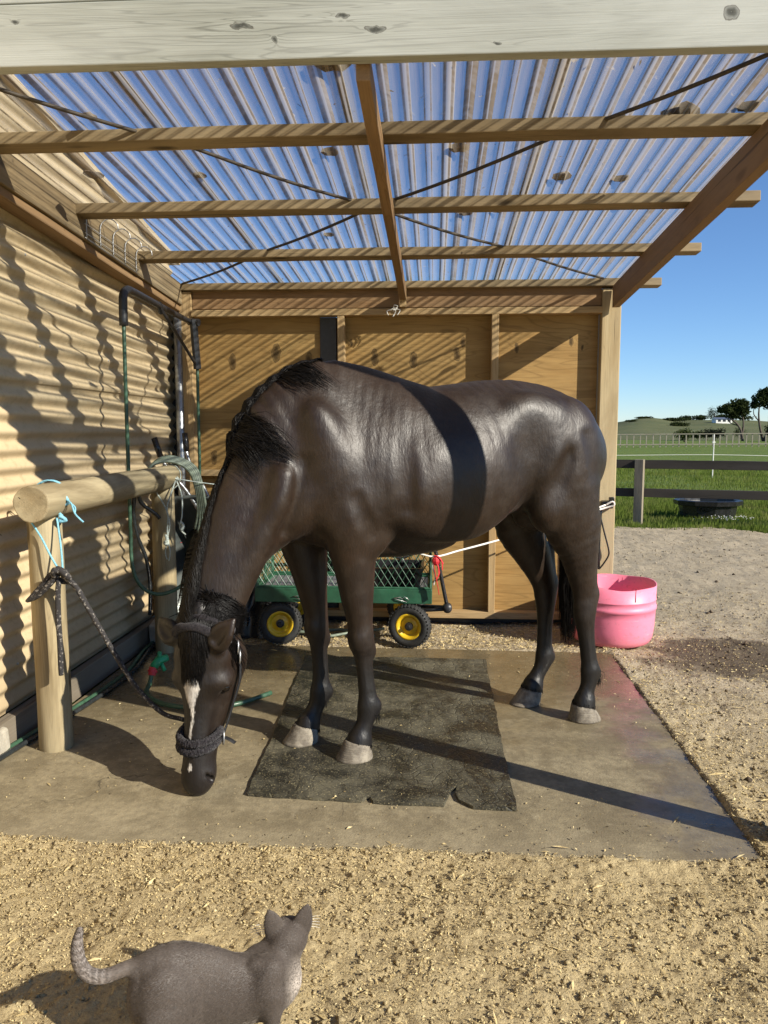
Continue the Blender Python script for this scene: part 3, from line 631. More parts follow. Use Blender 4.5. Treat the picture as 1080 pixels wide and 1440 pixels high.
# pipes and hose on the ground
strands('water_pipe', [([(-1.92, 2.2, .02), (-1.86, 2.75, .018), (-1.835, 3.0, .016), (-1.79, 3.35, .018), (-1.74, 3.8, .018), (-1.73, 4.2, .018), (-1.79, 4.6, .02), (-1.82, 4.9, .02)], .0125)], M['polypipe'], 'black water pipe nearest the slab along the foot of tan wall', 'pipe')
strands('water_pipe', [([(-1.965, 2.3, .02), (-1.895, 2.8, .018), (-1.865, 3.05, .016), (-1.825, 3.35, .018), (-1.775, 3.8, .018), (-1.76, 4.2, .018), (-1.815, 4.55, .02), (-1.84, 4.9, .02)], .0125)], M['hose'], 'dark green water pipe lying against the tan wall base', 'pipe')
gh = thing('slab_hose', 'dark green hose on the slab ending in green and red fittings', 'hose', (-1.45, 3.8, 0))
obj('hose', MB().tube([(-1.535, 3.98, .075), (-1.54, 3.96, .03), (-1.52, 3.86, .017), (-1.45, 3.76, .017), (-1.33, 3.68, .017), (-1.18, 3.66, .017), (-1.0, 3.72, .017), (-.86, 3.9, .017)], .0125, 8, 5), M['hose'], gh, smooth=True)
obj('red_collar', MB().tube([(-1.535, 3.985, .07), (-1.532, 4.0, .11)], .021, 9).tube([(-1.534, 3.99, .085), (-1.533, 3.995, .095)], .026, 9), M['red'], gh)
obj('nozzle', MB().tube([(-1.532, 4.0, .11), (-1.51, 4.03, .14), (-1.47, 4.06, .15)], [.022, .026, .018], 9).tube([(-1.51, 4.03, .14), (-1.50, 4.02, .19)], .012, 7).tube([(-1.50, 4.03, .13), (-1.475, 4.02, .085)], .011, 7), M['green_plastic'], gh, smooth=True)
def block(name, c, s, label, rot=0):
    o = obj(name, MB().box((-s[0]/2, -s[1]/2, -s[2]/2), (s[0]/2, s[1]/2, s[2]/2), .008), M['block'], None, bevel=.012, world_m=Matrix.Translation(Vector(c)) @ Matrix.Rotation(rot, 4, 'Z'))
    return tag(o, label, 'concrete block')
block('concrete_block', (-1.82, 4.88, .065), (.10, .16, .14), 'small pale concrete block at the wall base behind the rear log post', .1)
block('concrete_block', (-1.885, 3.06, .05), (.07, .14, .13), 'pale concrete block at the wall foot by the front log post', -.1)

# wire basket hooked on the wall beam
wr = thing('wire_rack', 'thin wire bridle rack with curled hooks on the left wall beam', 'rack', (-1.80, 4.3, 2.3))
for i in range(5):
    y = 3.98+i*.165; z = rz(y)-.02
    obj('hook', MB().tube([(-1.80, y, z-.075), (-1.80, y, z+.03), (-1.785, y+.01, z+.07), (-1.75, y+.02, z+.085), (-1.715, y+.02, z+.06), (-1.71, y+.02, z+.03)], .0032, 5, 4), M['galv'], wr, smooth=True)
for dz in (-.07, -.045, .0): obj('bar', MB().tube([(-1.80, 3.96, rz(3.96)-.02+dz), (-1.80, 4.68, rz(4.68)-.02+dz)], .003, 5), M['galv'], wr, smooth=True)

# ------------------------------------------------------------------ garden cart
ct = thing('garden_cart', 'green mesh sided garden cart with yellow wheels parked behind the horse', 'cart', (-.6, 5.15, 0))
x0, x1, y0, y1, zb, ztp = -1.17, -.015, 4.87, 5.40, .335, .63
obj('bed_frame', MB().box((x0, y0, zb-.05), (x1, y0+.03, zb+.045)).box((x0, y1-.03, zb-.05), (x1, y1, zb+.045)).box((x0, y0+.031, zb-.049), (x0+.03, y1-.031, zb+.044)).box((x1-.03, y0+.031, zb-.049), (x1, y1-.031, zb+.044)), M['green_paint'], ct, bevel=.004)
def mesh_side(name, a, b_, z0, z1, off):
    """expanded metal side: green tube frame with a diamond mesh of real strands"""
    a, b_ = Vector(a), Vector(b_); L = (b_-a).length; d = (b_-a)/L
    fr = MB(); P = lambda s_, z: tuple(a+d*s_)[:2]+(z,)
    for q in ((P(0, z0), P(0, z1)), (P(L, z0), P(L, z1)), (P(0, z1), P(L, z1)), (P(0, z0), P(L, z0)), (P(L*.5, z0), P(L*.5, z1))): fr.tube(q, .0095, 6)
    f = obj(name, fr, M['green_paint'], ct)
    ms = MB(); st = .046; H = z1-z0
    k = -int(H/st)-1
    while k*st < L:
        for sg in (1, -1):
            s0 = k*st if sg == 1 else k*st+H*.62; s1 = s0+sg*H*.62; za, zb_ = z0, z1
            A, B = (s0, za), (s1, zb_)
            if A[0] > B[0]: A, B = B, A
            if B[0] <= 0 or A[0] >= L: continue
            def clip(p, q, lim):
                t = (lim-p[0])/(q[0]-p[0]); return (lim, p[1]+(q[1]-p[1])*t)
            if A[0] < 0: A = clip(A, B, 0)
            if B[0] > L: B = clip(A, B, L)
            ms.tube([P(*A), P(*B)], .0022, 4, cap=False)
        k += 1
    g = obj('wire_mesh', ms, M['green_paint'], f); g['kind'] = 'stuff'
mesh_side('side_panel', (x0+.012, y0+.012, 0), (x1-.012, y0+.012, 0), zb+.05, ztp, 0); mesh_side('side_panel', (x0+.012, y1-.012, 0), (x1-.012, y1-.012, 0), zb+.05, ztp, 0)
mesh_side('end_panel', (x0+.012, y0+.03, 0), (x0+.012, y1-.03, 0), zb+.05, ztp, 0); mesh_side('end_panel', (x1-.012, y0+.03, 0), (x1-.012, y1-.03, 0), zb+.05, ztp, 0)
mb = MB()
for i in range(22): mb.tube([(x0+.03, y0+.03+i*.022, zb+.03), (x1-.03, y0+.03+i*.022, zb+.03)], .003, 4)
for i in range(20): mb.tube([(x0+.04+i*.057, y0+.03, zb+.026), (x0+.04+i*.057, y1-.03, zb+.026)], .003, 4)
obj('floor_grid', mb, M['galv'], ct)['kind'] = 'stuff'
obj('axle', MB().tube([(-1.005, 4.86, .14), (-1.005, 5.42, .14)], .012, 8).box((-1.03, 4.98, .15), (-.98, 5.28, .285)), M['black_steel'], ct)
obj('axle', MB().tube([(-.16, 4.86, .14), (-.16, 5.42, .14)], .012, 8).box((-.2, 4.98, .15), (-.12, 5.28, .285)), M['black_steel'], ct)
def wheel(cx, cy, yaw):
    Mx = Matrix.Translation((cx, cy, .14)) @ Matrix.Rotation(yaw, 4, 'Z')
    t = MB().lathe([(.083, -.034), (.10, -.043), (.118, -.044), (.131, -.036), (.138, -.018), (.14, 0), (.138, .018), (.131, .036), (.118, .044), (.10, .043), (.083, .034)], (0, 0, 0), 'y', 40)
    for k in range(36):       # tread lugs
        a = 2*math.pi*k/36
        for sy in (-1, 1):
            a2 = a+(0 if sy < 0 else math.pi/36); c, s_ = math.cos(a2), math.sin(a2)
            q = [(r_*c-w_*s_, sy*h_, r_*s_+w_*c) for r_, w_, h_ in ((.134, -.007, .006), (.134, .007, .006), (.128, .007, .040), (.128, -.007, .040), (.1455, -.005, .006), (.1455, .005, .006), (.134, .005, .0425), (.134, -.005, .0425))]
            t.add(q, [(0,1,2,3), (4,5,6,7), (0,1,5,4), (1,2,6,5), (2,3,7,6), (3,0,4,7)])
    wh = obj('wheel', t, M['tyre'], ct, world_m=Mx)
    wh.data.polygons.foreach_set('use_smooth', [i < 400 for i in range(len(wh.data.polygons))])
    rim = obj('rim', MB().lathe([(.002, -.012), (.05, -.012), (.058, -.004), (.066, -.026), (.074, -.034), (.086, -.037), (.086, .037), (.074, .034), (.062, .01), (.002, .01)], (0, 0, 0), 'y', 36), M['yellow_paint'], wh, smooth=True, world_m=Mx)
    obj('hub', MB().lathe([(.0, -.05), (.012, -.05), (.014, -.03), (.026, -.028), (.028, -.01)], (0, 0, 0), 'y', 14), M['black_steel'], wh, world_m=Mx)
    return wh
wheel(-.158, 4.875, R(-14)); wheel(-1.01, 4.895, R(10)); wheel(-.2, 5.42, R(-14)); wheel(-1.01, 5.42, R(10))
obj('drawbar', MB().tube([(-.16, 5.12, .2), (-.05, 5.02, .235), (.085, 4.93, .25)], .015, 8).tube([(-.16, 5.02, .2), (-.05, 4.98, .22), (.085, 4.93, .24)], .012, 8), M['black_steel'], ct, smooth=True)
obj('handle', MB().tube([(.085, 4.93, .25), (.045, 4.90, .45), (.015, 4.86, .60), (-.005, 4.84, .66)], .0125, 8, 3).lathe([(0, -.03), (.03, -.03), (.03, .03), (0, .03)], (.085, 4.93, .25), 'y', 14), M['black_steel'], ct, smooth=True)
obj('latch_clip', MB().tube([(-.26, 4.862, .325), (-.22, 4.86, .33), (-.205, 4.86, .318), (-.19, 4.86, .335), (-.165, 4.86, .315), (-.18, 4.86, .30), (-.24, 4.86, .315), (-.26, 4.862, .325)], .003, 5), M['galv'], ct, smooth=True)
obj('latch_clip', MB().tube([(-.92, 4.862, .325), (-.88, 4.86, .33), (-.865, 4.86, .318), (-.85, 4.86, .335), (-.83, 4.86, .315), (-.84, 4.86, .30), (-.9, 4.86, .315)], .003, 5), M['galv'], ct, smooth=True)
mb = MB()
mb.add([(-.40, 5.0, .37), (-.10, 5.0, .37), (-.10, 5.28, .37), (-.40, 5.28, .37), (-.44, 4.96, .50), (-.07, 4.96, .50), (-.07, 5.32, .50), (-.44, 5.32, .50), (-.42, 4.98, .50), (-.09, 4.98, .50), (-.09, 5.30, .50), (-.42, 5.30, .50), (-.39, 5.01, .39), (-.11, 5.01, .39), (-.11, 5.27, .39), (-.39, 5.27, .39)],
       [(3,2,1,0), (0,1,5,4), (1,2,6,5), (2,3,7,6), (3,0,4,7), (4,5,9,8), (5,6,10,9), (6,7,11,10), (7,4,8,11), (8,9,13,12), (9,10,14,13), (10,11,15,14), (11,8,12,15), (12,13,14,15)])
tag(obj('feed_tray', mb, M['black_plastic']), 'black open tray riding inside the green cart', 'tray')
tag(obj('fork_frame', MB().tube([(-.40, 5.06, .60), (-.22, 5.08, .545), (-.05, 5.06, .63)], .011, 7).tube([(-.22, 5.08, .55), (-.22, 5.1, .50)], .02, 7).tube([(-.22, 5.08, .545), (-.12, 5.3, .56)], .01, 7), M['black_steel'], smooth=True), 'black forked metal frame resting across the cart tray', 'frame')
# red tape and white rope on the cart corner
mb = MB()
for i, P in enumerate([[(-.005, 4.83, .60), (.02, 4.82, .56), (.03, 4.82, .50), (.015, 4.82, .46)], [(0, 4.83, .60), (.045, 4.82, .575), (.05, 4.82, .52)], [(-.005, 4.83, .59), (.0, 4.82, .52), (.02, 4.82, .42), (.03, 4.82, .36)], [(0, 4.83, .61), (.03, 4.82, .60), (.055, 4.82, .56)]]): mb.tube(P, .011, 6, 3, flat=.25)
mb.ball((.01, 4.825, .575), (.028, .02, .03), 8, 6)
tag(obj('red_ribbon', mb, M['red']), 'red tape tied in a bow on the cart corner', 'ribbon')
rp_pts = [(-.28, 4.86, .635), (-.13, 4.85, .625), (.0, 4.84, .60)]+[(0+(1.19)*t, 4.84+.60*t, .60+.28*t-.02*math.sin(math.pi*t)) for t in [i/8 for i in range(1, 9)]]
strands('white_rope', [(rp_pts, .0065), ([(0, 4.83, .60), (-.012, 4.82, .54), (.005, 4.82, .48), (-.005, 4.82, .42)], .0045), ([(1.19, 5.44, .88), (1.235, 5.43, .905), (1.245, 5.43, .88), (1.19, 5.44, .86), (1.13, 5.42, .845)], .007)], M['white_rope'], 'white rope tied from the cart corner to the right post', 'rope')
pb = thing('tie_bracket', 'black tie bracket with a loose cord on the right post face', 'bracket', (1.19, 5.48, .87))
obj('clamp', MB().box((1.165, 5.455, .85), (1.245, 5.497, .905), .006).box((1.21, 5.43, .89), (1.25, 5.456, .935), .004), M['black_plastic'], pb, bevel=.006)
obj('cord', MB().tube([(1.172, 5.47, .855), (1.165, 5.47, .80), (1.178, 5.47, .74), (1.20, 5.47, .66), (1.225, 5.47, .57), (1.228, 5.47, .52), (1.195, 5.47, .46), (1.165, 5.47, .42)], .006, 6, 4).tube([(1.168, 5.47, .855), (1.16, 5.468, .70), (1.162, 5.468, .42)], .009, 6, 3), M['black_plastic'], pb, smooth=True)

# pink tub
tb = thing('pink_tub', 'round pink plastic tub standing behind the horse by the slab corner', 'tub', (1.18, 5.12, 0))
rt, ht, n = .277, .40, 64; mb = MB()
prof = [(.02, .004), (.21, .004), (.245, .018), (.262, .05), (.272, .12), (.276, .20), (.277, .238), (.283, .242), (.284, .262), (.279, .268), (.277, .30), (.280, .303), (.280, .309), (.277, .312), (.276, ht), (.2705, ht), (.27, .25), (.258, .06), (.235, .03), (.02, .02)]
mb.lathe([(r_, h_) for r_, h_ in prof], (1.18, 5.12, .0), 'z', n)
for i, v in enumerate(mb.v):      # the cut rim sags a little
    if v[2] > .33:
        a = math.atan2(v[1]-5.12, v[0]-1.18); k_ = (v[2]-.33)/.07
        mb.v[i] = (v[0]+.006*math.cos(2*a)*k_, v[1]-.006*math.sin(a*3)*k_, v[2]+k_*(.006*math.sin(2*a+.5)+.004*math.sin(5*a)))
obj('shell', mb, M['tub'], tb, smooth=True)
obj('crack', MB().tube([(1.268, 4.857, .405), (1.266, 4.856, .36), (1.268, 4.855, .32)], .0022, 5), simple('crack_shadow', (.25, .04, .06), .8), tb)

# black sheeting bunched behind the cart's end
mb = MB(); N_ = 26
for i in range(N_+1):
    for j in range(N_+1):
        a, b_ = i/N_, j/N_; x = -1.52+.5*a; y = 5.0+.42*b_
        h = .34*math.sin(math.pi*min(1, max(0, a)))**.5*math.sin(math.pi*b_)**.5
        q = fbm2(np.array([a*4.]), np.array([b_*4.]), 1.4, 3, 91)[0]
        mb.v.append((x+.05*q, y-.06*q, max(.0, h*(1+.9*q))))
for i in range(N_):
    for j in range(N_): k_ = i*(N_+1)+j; mb.f.append((k_, k_+N_+1, k_+N_+2, k_+1))
tag(obj('plastic_sheeting', mb, M['black_plastic'], smooth=True), 'crumpled shiny black plastic bag left of the green cart', 'plastic bag')
strands('loose_hose', [([(-1.25, 5.15, .02), (-1.0, 5.25, .03), (-.8, 5.0, .02), (-.55, 5.1, .03), (-.35, 5.25, .02)], .011), ([(-1.2, 5.3, .02), (-.9, 5.05, .04), (-.65, 5.2, .02), (-.4, 5.05, .02)], .011)], M['hose_grey'], 'grey green hose lying loose under the garden cart', 'hose')
# ------------------------------------------------------------------ paddock behind
fd = Vector((.963, -.268, 0)).normalized(); f0 = Vector((3.09, 11.88, 0))
fe = thing('paddock_fence', 'dark post and rail fence between sand yard and green paddock', 'fence', f0)
M['fence_post'] = wood('fence_post', (.30, .26, .19), (.2, .165, .115), .4)
for z in (.885, .452): board('rail', f0-fd*4.2+Vector((0, .09, z)), f0+fd*7.3+Vector((0, .09, z)), .045, .13, M['dark_rail'], fe, wob=.004)
for k in (-1, 0, 1.0, 2.0): board('post', f0+fd*2.35*k+Vector((0, 0, -.1)), f0+fd*2.35*k+Vector((0, 0, .96)), .125, .11, M['fence_post'], fe, (.46, .888, 0))
# water trough: eight-sided black tank
tr = thing('water_trough', 'low black faceted water trough on the grass behind the dark rail fence', 'trough', (4.42, 12.75, 0))
mb = MB(); prof = [(.42, -.02), (.45, .19), (.53, .205), (.54, .275), (.50, .285), (.47, .275), (.44, .12), (.02, .10)]; n = 10
for r_, h_ in prof:
    for k in range(n):
        t = 2*math.pi*(k+.5)/n; mb.v.append((4.42+r_*math.cos(t)*1.0, 12.75+r_*math.sin(t)*.8, h_))
for i in range(len(prof)-1):
    for k in range(n): mb.f.append((i*n+k, i*n+(k+1) % n, (i+1)*n+(k+1) % n, (i+1)*n+k))
obj('tank', mb, M['black_plastic'], tr)
wm = NT('water'); wm.set(Base_Color=(.02, .03, .03), Roughness=.03, Normal=wm.bump(wm.noise(wm.co(), 8), .05, .01))
obj('water', MB().add([(4.42+.46*math.cos(2*math.pi*(k+.5)/n), 12.75+.36*math.sin(2*math.pi*(k+.5)/n), .24) for k in range(n)], [tuple(range(n))]), wm.m, tr)
# electric tape fence with one white standard
el = thing('electric_fence', 'thin white electric tape on a slim standard across the paddock', 'fence', (8.42, 24, 0))
obj('standard', MB().tube([(8.42, 24, -.05), (8.42, 24, 1.28)], .016, 7).box((8.38, 23.98, 1.02), (8.46, 24.02, 1.06)), M['white'], el)
obj('standard', MB().tube([(2.0, 24.3, -.05), (2.0, 24.3, 1.28)], .016, 7), M['white'], el)
obj('standard', MB().tube([(14.6, 23.7, -.05), (14.6, 23.7, 1.28)], .016, 7), M['white'], el)
for z in (.66,): obj('tape', MB().tube([(2.0, 24.3, z+.02), (5, 24.15, z-.03), (8.42, 24, z), (11.5, 23.85, z-.05), (14.6, 23.7, z)], .007, 5, 4), M['white'], el, smooth=True)
# pale picket fence far off
pf = thing('picket_fence', 'long pale wooden fence with many battens far across the paddock', 'fence', (22, 67, 0))
pm = MB().box((-.045, -.03, -.1), (.045, .03, 1.02)); pme = None
for i in range(46):
    x = 11+i*.545; y = 67.6-(x-15.6)*.03; z = .0+max(0, x-18)*.012
    Mx = Matrix.Translation((x+rng.uniform(-.05, .05), y, z)) @ Matrix.Rotation(rng.uniform(-.02, .02), 4, 'Y')
    if pme is None: o = obj('picket', pm, M['pale_rail'], pf, world_m=Mx); pme = o.data
    else: obj('picket', None, M['pale_rail'], pf, world_m=Mx, me=pme)
for z in (1.0, .12): board('rail', (10.8, 67.7, z-.0), (36, 66.9, z+.2), .05, .075 if z > .5 else .09, M['pale_rail'], pf)

def leaf_mat(name, a, b):
    m = NT(name); v = m.co(); r = m.n('ObjectInfo', out=5)
    c = m.ramp(m.noise(v, 1.1, 4, .7), (.35, a), (.65, b))
    tl = m.n('BsdfTranslucent', {'Color': c}); df = m.n('BsdfDiffuse', {'Color': c})
    m.t.links.new(m.n('MixShader', {0: .25, 1: df, 2: tl}), m.out.inputs[0]); return m.m
M['pine_leaf'] = leaf_mat('pine_foliage', (.018, .028, .010), (.045, .055, .02))
M['bush_leaf'] = leaf_mat('bush_foliage', (.03, .048, .014), (.07, .085, .03))
M['brown_leaf'] = leaf_mat('brown_foliage', (.06, .045, .025), (.10, .075, .04))
M['bark'] = simple('bark', (.075, .058, .045), .9, 0, .4, 6, .6)
def leaf_cloud(name, blobs, n, size, mat, parent, seed):
    """leaf-sized faces spread through uneven blobs (cx, cy, cz, rx, ry, rz)"""
    r = np.random.RandomState(seed); B = np.array(blobs, float); w = (B[:, 3]*B[:, 4]*B[:, 5])**.7; w /= w.sum()
    k = r.choice(len(B), n, p=w); d = r.normal(size=(n, 3)); d /= np.linalg.norm(d, axis=1)[:, None]
    rad = r.rand(n)**.4*(.75+.45*r.rand(n)); c = B[k, :3]+d*B[k, 3:]*rad[:, None]
    a = r.normal(size=(n, 3)); a /= np.linalg.norm(a, axis=1)[:, None]; b = np.cross(a, r.normal(size=(n, 3))); b /= np.linalg.norm(b, axis=1)[:, None]
    s = size*(.5+r.rand(n))[:, None]
    V = np.stack([c-a*s, c+b*s*.45, c+a*s, c-b*s*.45], 1).reshape(-1, 3); F = np.arange(4*n).reshape(n, 4)
    return obj(name, mesh_np(name, V, F), mat, parent)
def tree(name, label, cat, base, blobs, trunks, n, size, mat, seed, group=None):
    t = thing(name, label, cat, base, group); mb = MB(); b = Vector(base)
    for P, r_ in trunks: mb.tube([b+Vector(p) for p in P], r_, 7, 3)
    obj('trunk', mb, M['bark'], t, smooth=True)
    leaf_cloud('crown', [(b.x+q[0], b.y+q[1], b.z+q[2], *q[3:]) for q in blobs], n, size, mat, t, seed)
    return t
gr = None
tree('pine_tree', 'smaller wind shaped dark pine with flat topped crown left of its taller neighbour', 'tree', (38.0, 100, .3),
     [(-1.3, 0, 3.7, 1.15, 1.2, .75), (-.2, 0, 4.1, 1.3, 1.3, .85), (.6, .3, 3.6, .8, 1, .8), (-2.1, 0, 3.6, .6, .7, .35), (-.6, .2, 3.0, .9, .8, .55), (.35, 0, 4.6, .6, .6, .4)],
     [([(.6, 0, -.3), (.35, 0, 1.0), (-.2, 0, 1.9), (-.9, 0, 2.5), (-1.2, 0, 3.3)], [.16, .14, .12, .1, .06]), ([(.45, 0, .3), (.6, 0, 1.5), (.5, 0, 2.6), (.1, 0, 3.8)], [.13, .11, .09, .05]), ([(-.1, 0, 1.7), (-.9, .2, 2.0), (-1.5, .1, 2.7)], [.08, .06, .04])], 2600, .2, M['pine_leaf'], 1)
tree('pine_tree', 'taller dark pine with open crown at the right edge of view', 'tree', (41.6, 100, .3),
     [(-1.0, 0, 5.0, 1.1, 1.1, .8), (.2, 0, 5.6, 1.4, 1.2, .9), (1.5, 0, 4.9, 1.3, 1.2, .9), (-1.7, 0, 4.2, .7, .8, .5), (.6, .4, 4.2, 1.2, 1, .6), (-.6, 0, 5.9, .8, .7, .4), (2.4, 0, 4.1, .9, .9, .7)],
     [([(-.5, 0, -.3), (-1.0, 0, 1.6), (-1.2, 0, 3.2), (-1.1, 0, 4.7)], [.16, .13, .1, .05]), ([(-.4, 0, -.3), (.1, 0, 1.5), (.1, 0, 3.3), (.3, 0, 5.0)], [.18, .15, .11, .06]), ([(.1, 0, 1.2), (.9, 0, 2.4), (1.4, 0, 4.4)], [.12, .1, .05]), ([(-1.1, 0, 2.2), (-1.8, 0, 3.1), (-1.8, 0, 4.0)], [.08, .06, .03])], 3000, .2, M['pine_leaf'], 2)
def bush(px_x, y, z, w, h, mat, label, seed, n=900, name='bush', cat='bush', size=None):
    b = [(rng.uniform(-.35, .35)*w, rng.uniform(-.2, .2)*w, h*rng.uniform(.35, .6), w*rng.uniform(.18, .34), w*.25, h*rng.uniform(.3, .48)) for _ in range(7)]
    return tree(name, label, cat, (px_x, y, z), b, [([(0, 0, -.3), (0, 0, h*.5)], [h*.05, h*.03])], n, size or w*.035, mat, seed)
bush(42.6, 98, .2, 4.2, 2.6, M['pine_leaf'], 'dense dark bush under the taller pine trees', 3, 1800)
bush(36.6, 104, .2, 3.2, 1.6, M['brown_leaf'], 'brownish bare hedge plant left of the pine trunks', 4)
bush(28.3, 90, .1, 2.6, 1.8, M['bush_leaf'], 'olive green rounded bush behind the far pale fence at left', 5, 1200)
bush(40.4, 118, .2, 5, 1.2, M['pine_leaf'], 'low dark hedge behind the far pale fence at middle', 6)
bush(49.0, 128, .2, 1.8, 1.9, M['pine_leaf'], 'small round dark tree standing alone beyond the far fence', 7, 900, 'small_tree', 'tree')
hd = lambda px, d: (d*math.sin(math.radians(math.degrees(math.atan((px-540)/1081))-3.81)), d*math.cos(math.radians(math.degrees(math.atan((px-540)/1081))-3.81)))
def ground_at(x, y):
    return float(hill_z(np.array([x]), np.array([y]), np.array([math.hypot(x, y)]), np.array([math.degrees(math.atan2(x, y))]))[0])
def far_wood(px, d, z, w, h, label, seed):
    x, y = hd(px, d); z = ground_at(x, y)-.3; return bush(x, y, z, w, h, M['pine_leaf'], label, seed, 1300, 'tree_clump', 'trees', w*.03)
far_wood(1001, 520, 4.2, 9, 9.5, 'tall square clump of dark trees on the ridge above white farmhouse', 11)
far_wood(972, 500, 3.6, 17, 3.6, 'low line of dark trees on the ridge left of tall clump', 12)
far_wood(1025, 560, 4.0, 22, 4.2, 'line of dark trees on ridge between tall clump and pines', 13)
far_wood(940, 470, 5.2, 16, 2.4, 'scattered dark shrubs along the hill crest left of centre', 14)
far_wood(885, 430, 6.6, 6, 1.8, 'small dark scrub patch on the flank of the left hill beside the post', 16)
far_wood(955, 380, 6.6, 12, 2.2, 'wide dark scrub patch in the hollow below the hill crest', 17)
far_wood(905, 475, 6.6, 10, 1.6, 'thin dark scrub on top of the left hill', 15)
x, y = hd(1012, 430); ho = thing('farmhouse', 'tiny white farmhouse on the far hillside below the trees', 'house', (x, y, ground_at(x, y))); hz0 = ground_at(x, y)-1.6
obj('wall', MB().box((x-4, y-3, hz0+.6), (x+4, y+3, hz0+3.4)), M['white'], ho)
obj('roof', MB().add([(x-4.3, y-3.3, hz0+3.4), (x+4.3, y-3.3, hz0+3.4), (x+4.3, y+3.3, hz0+3.4), (x-4.3, y+3.3, hz0+3.4), (x-4.3, y, hz0+4.4), (x+4.3, y, hz0+4.4)], [(0, 1, 5, 4), (2, 3, 4, 5), (1, 2, 5), (3, 0, 4), (3, 2, 1, 0)]), M['grey_steel'], ho)
for dx in (-3, -.6, 1.8): obj('window', MB().box((x+dx, y-3.06, hz0+2.2), (x+dx+1.4, y-2.99, hz0+3.3)), M['black_steel'], ho)

# grass standing in the near paddock
def blades(name, n, area, h, seed, mat, dens=None):
    r = np.random.RandomState(seed); x = r.uniform(area[0], area[1], n); y = r.uniform(area[2], area[3], n)
    keep = (y > EDGE(x)-.02+r.rand(n)**3*-.25) & (x < y*.5+2.0) & (x > y*.16)
    q = fbm2(x, y, .9, 3, 21); keep &= r.rand(n) < .55+1.1*q+.25
    x, y, q = x[keep], y[keep], q[keep]; n = len(x)
    tall = np.exp(-((x-4.0)/.9)**2-((y-14.2)/.8)**2)
    hh = h*(.5+r.rand(n))*(1+1.3*np.clip(q, 0, 1)+1.6*tall); a = r.uniform(0, 6.28, n); w = .006+.006*r.rand(n); ln = .5*hh*r.rand(n); b = r.uniform(0, 6.28, n)
    z0 = np.full(n, -.05); V = np.stack([np.stack([x-w*np.cos(a), y-w*np.sin(a), z0], -1), np.stack([x+w*np.cos(a), y+w*np.sin(a), z0], -1), np.stack([x+ln*np.cos(b), y+ln*np.sin(b), z0+hh+.03], -1)], 1).reshape(-1, 3)
    return tag(obj(name, mesh_np(name, V, np.arange(3*n).reshape(n, 3)), mat, world_m=Matrix()), kind='stuff')
gm = NT('grass_blades'); v = gm.co(); c = gm.ramp(gm.noise(v, 2.2, 5, .7), (.3, (.075, .12, .02)), (.5, (.135, .18, .035)), (.68, (.24, .235, .085)))
gm.t.links.new(gm.n('MixShader', {0: .4, 1: gm.n('BsdfDiffuse', {'Color': c}), 2: gm.n('BsdfTranslucent', {'Color': c})}), gm.out.inputs[0])
blades('grass', 90000, (2.2, 11, 10.6, 17.5), .055, 5, gm.m); blades('grass', 70000, (2.6, 17, 17.5, 34), .07, 6, gm.m)
r = np.random.RandomState(3); mb = MB()
for i in range(60): mb.ball((4.55+r.normal()*.2, 12.1+r.normal()*.10, .04+r.rand()*.05), .008, 5, 3)
tag(obj('clover_flowers', mb, M['white'], world_m=Matrix()), kind='stuff')
mb = MB()
for i in range(70):
    x, y, a = -1.79+r.normal()*.03, 2.62+r.normal()*.05, r.rand()*6.28; l = .03+r.rand()*.04
    mb.add([(x-.002, y, 0), (x+.003, y, 0), (x+l*.5*math.cos(a), y+l*.5*math.sin(a), l)], [(0, 1, 2)])
tag(obj('grass', mb, gm.m, world_m=Matrix()), kind='stuff')

# ------------------------------------------------------------------ litter on the ground
def litter(name, n, pts_fn, size, mat, seed, flat=.25):
    """bits of straw and shavings: thin four-sided slivers lying at odd angles"""
    r = np.random.RandomState(seed); x, y, z = pts_fn(r, n); n = len(x)
    L = size*(.35+1.3*r.rand(n)**2); W = np.minimum(L*(.12+.3*r.rand(n)**2), .006)+.0008; a = r.uniform(0, 6.28, n); t = r.normal(size=n)*flat
    d = np.stack([np.cos(a)*np.cos(t), np.sin(a)*np.cos(t), np.sin(t)], -1); s = np.stack([-np.sin(a), np.cos(a), r.normal(size=n)*.4], -1)
    c = np.stack([x, y, z+np.abs(np.sin(t))*L*.5+.002], -1); up_ = np.array([0, 0, .0015])
    d = d*(L/2)[:, None]; s = s*(W/2)[:, None]
    V = np.stack([c-d, c+s+up_, c+d, c-s+up_*2], 1).reshape(-1, 3)
    return tag(obj(name, mesh_np(name, V, np.arange(4*n).reshape(n, 4)), mat, world_m=Matrix()), kind='stuff')
def straw_mat(name, a, b, c):
    m = NT(name); v = m.co(); m.set(Base_Color=m.ramp(m.noise(v, 75, 2, .5), (.3, a), (.5, b), (.7, c)), Roughness=.8, Specular_IOR_Level=.2); return m.m
M['straw'] = straw_mat('straw', (.30, .215, .10), (.52, .40, .19), (.66, .56, .32)); M['bark_chip'] = straw_mat('bark_chip', (.035, .025, .016), (.075, .055, .035), (.14, .10, .065))
def front(r, n):
    x = r.uniform(-1.6, 1.5, n); y = 2.48-1.6*r.rand(n)**1.1; y = y+.05*(r.rand(n) < .1)
    keep = fbm2(x, y, 2.5, 3, 40) > -.12-.5*r.rand(n)
    x, y = x[keep], y[keep]; return x, y, yard_z(x, y)
litter('straw_litter', 95000, front, .0072, M['straw'], 1, .4); litter('straw_stalks', 900, front, .045, M['straw'], 21, .12); litter('bark_litter', 9000, front, .007, M['bark_chip'], 2)
def backp(r, n):
    x = r.uniform(-1.75, 1.15, n); y = r.uniform(4.8, 5.5, n); return x, y, yard_z(x, y)+.004
litter('straw_litter', 14000, backp, .018, M['straw'], 3, .35)
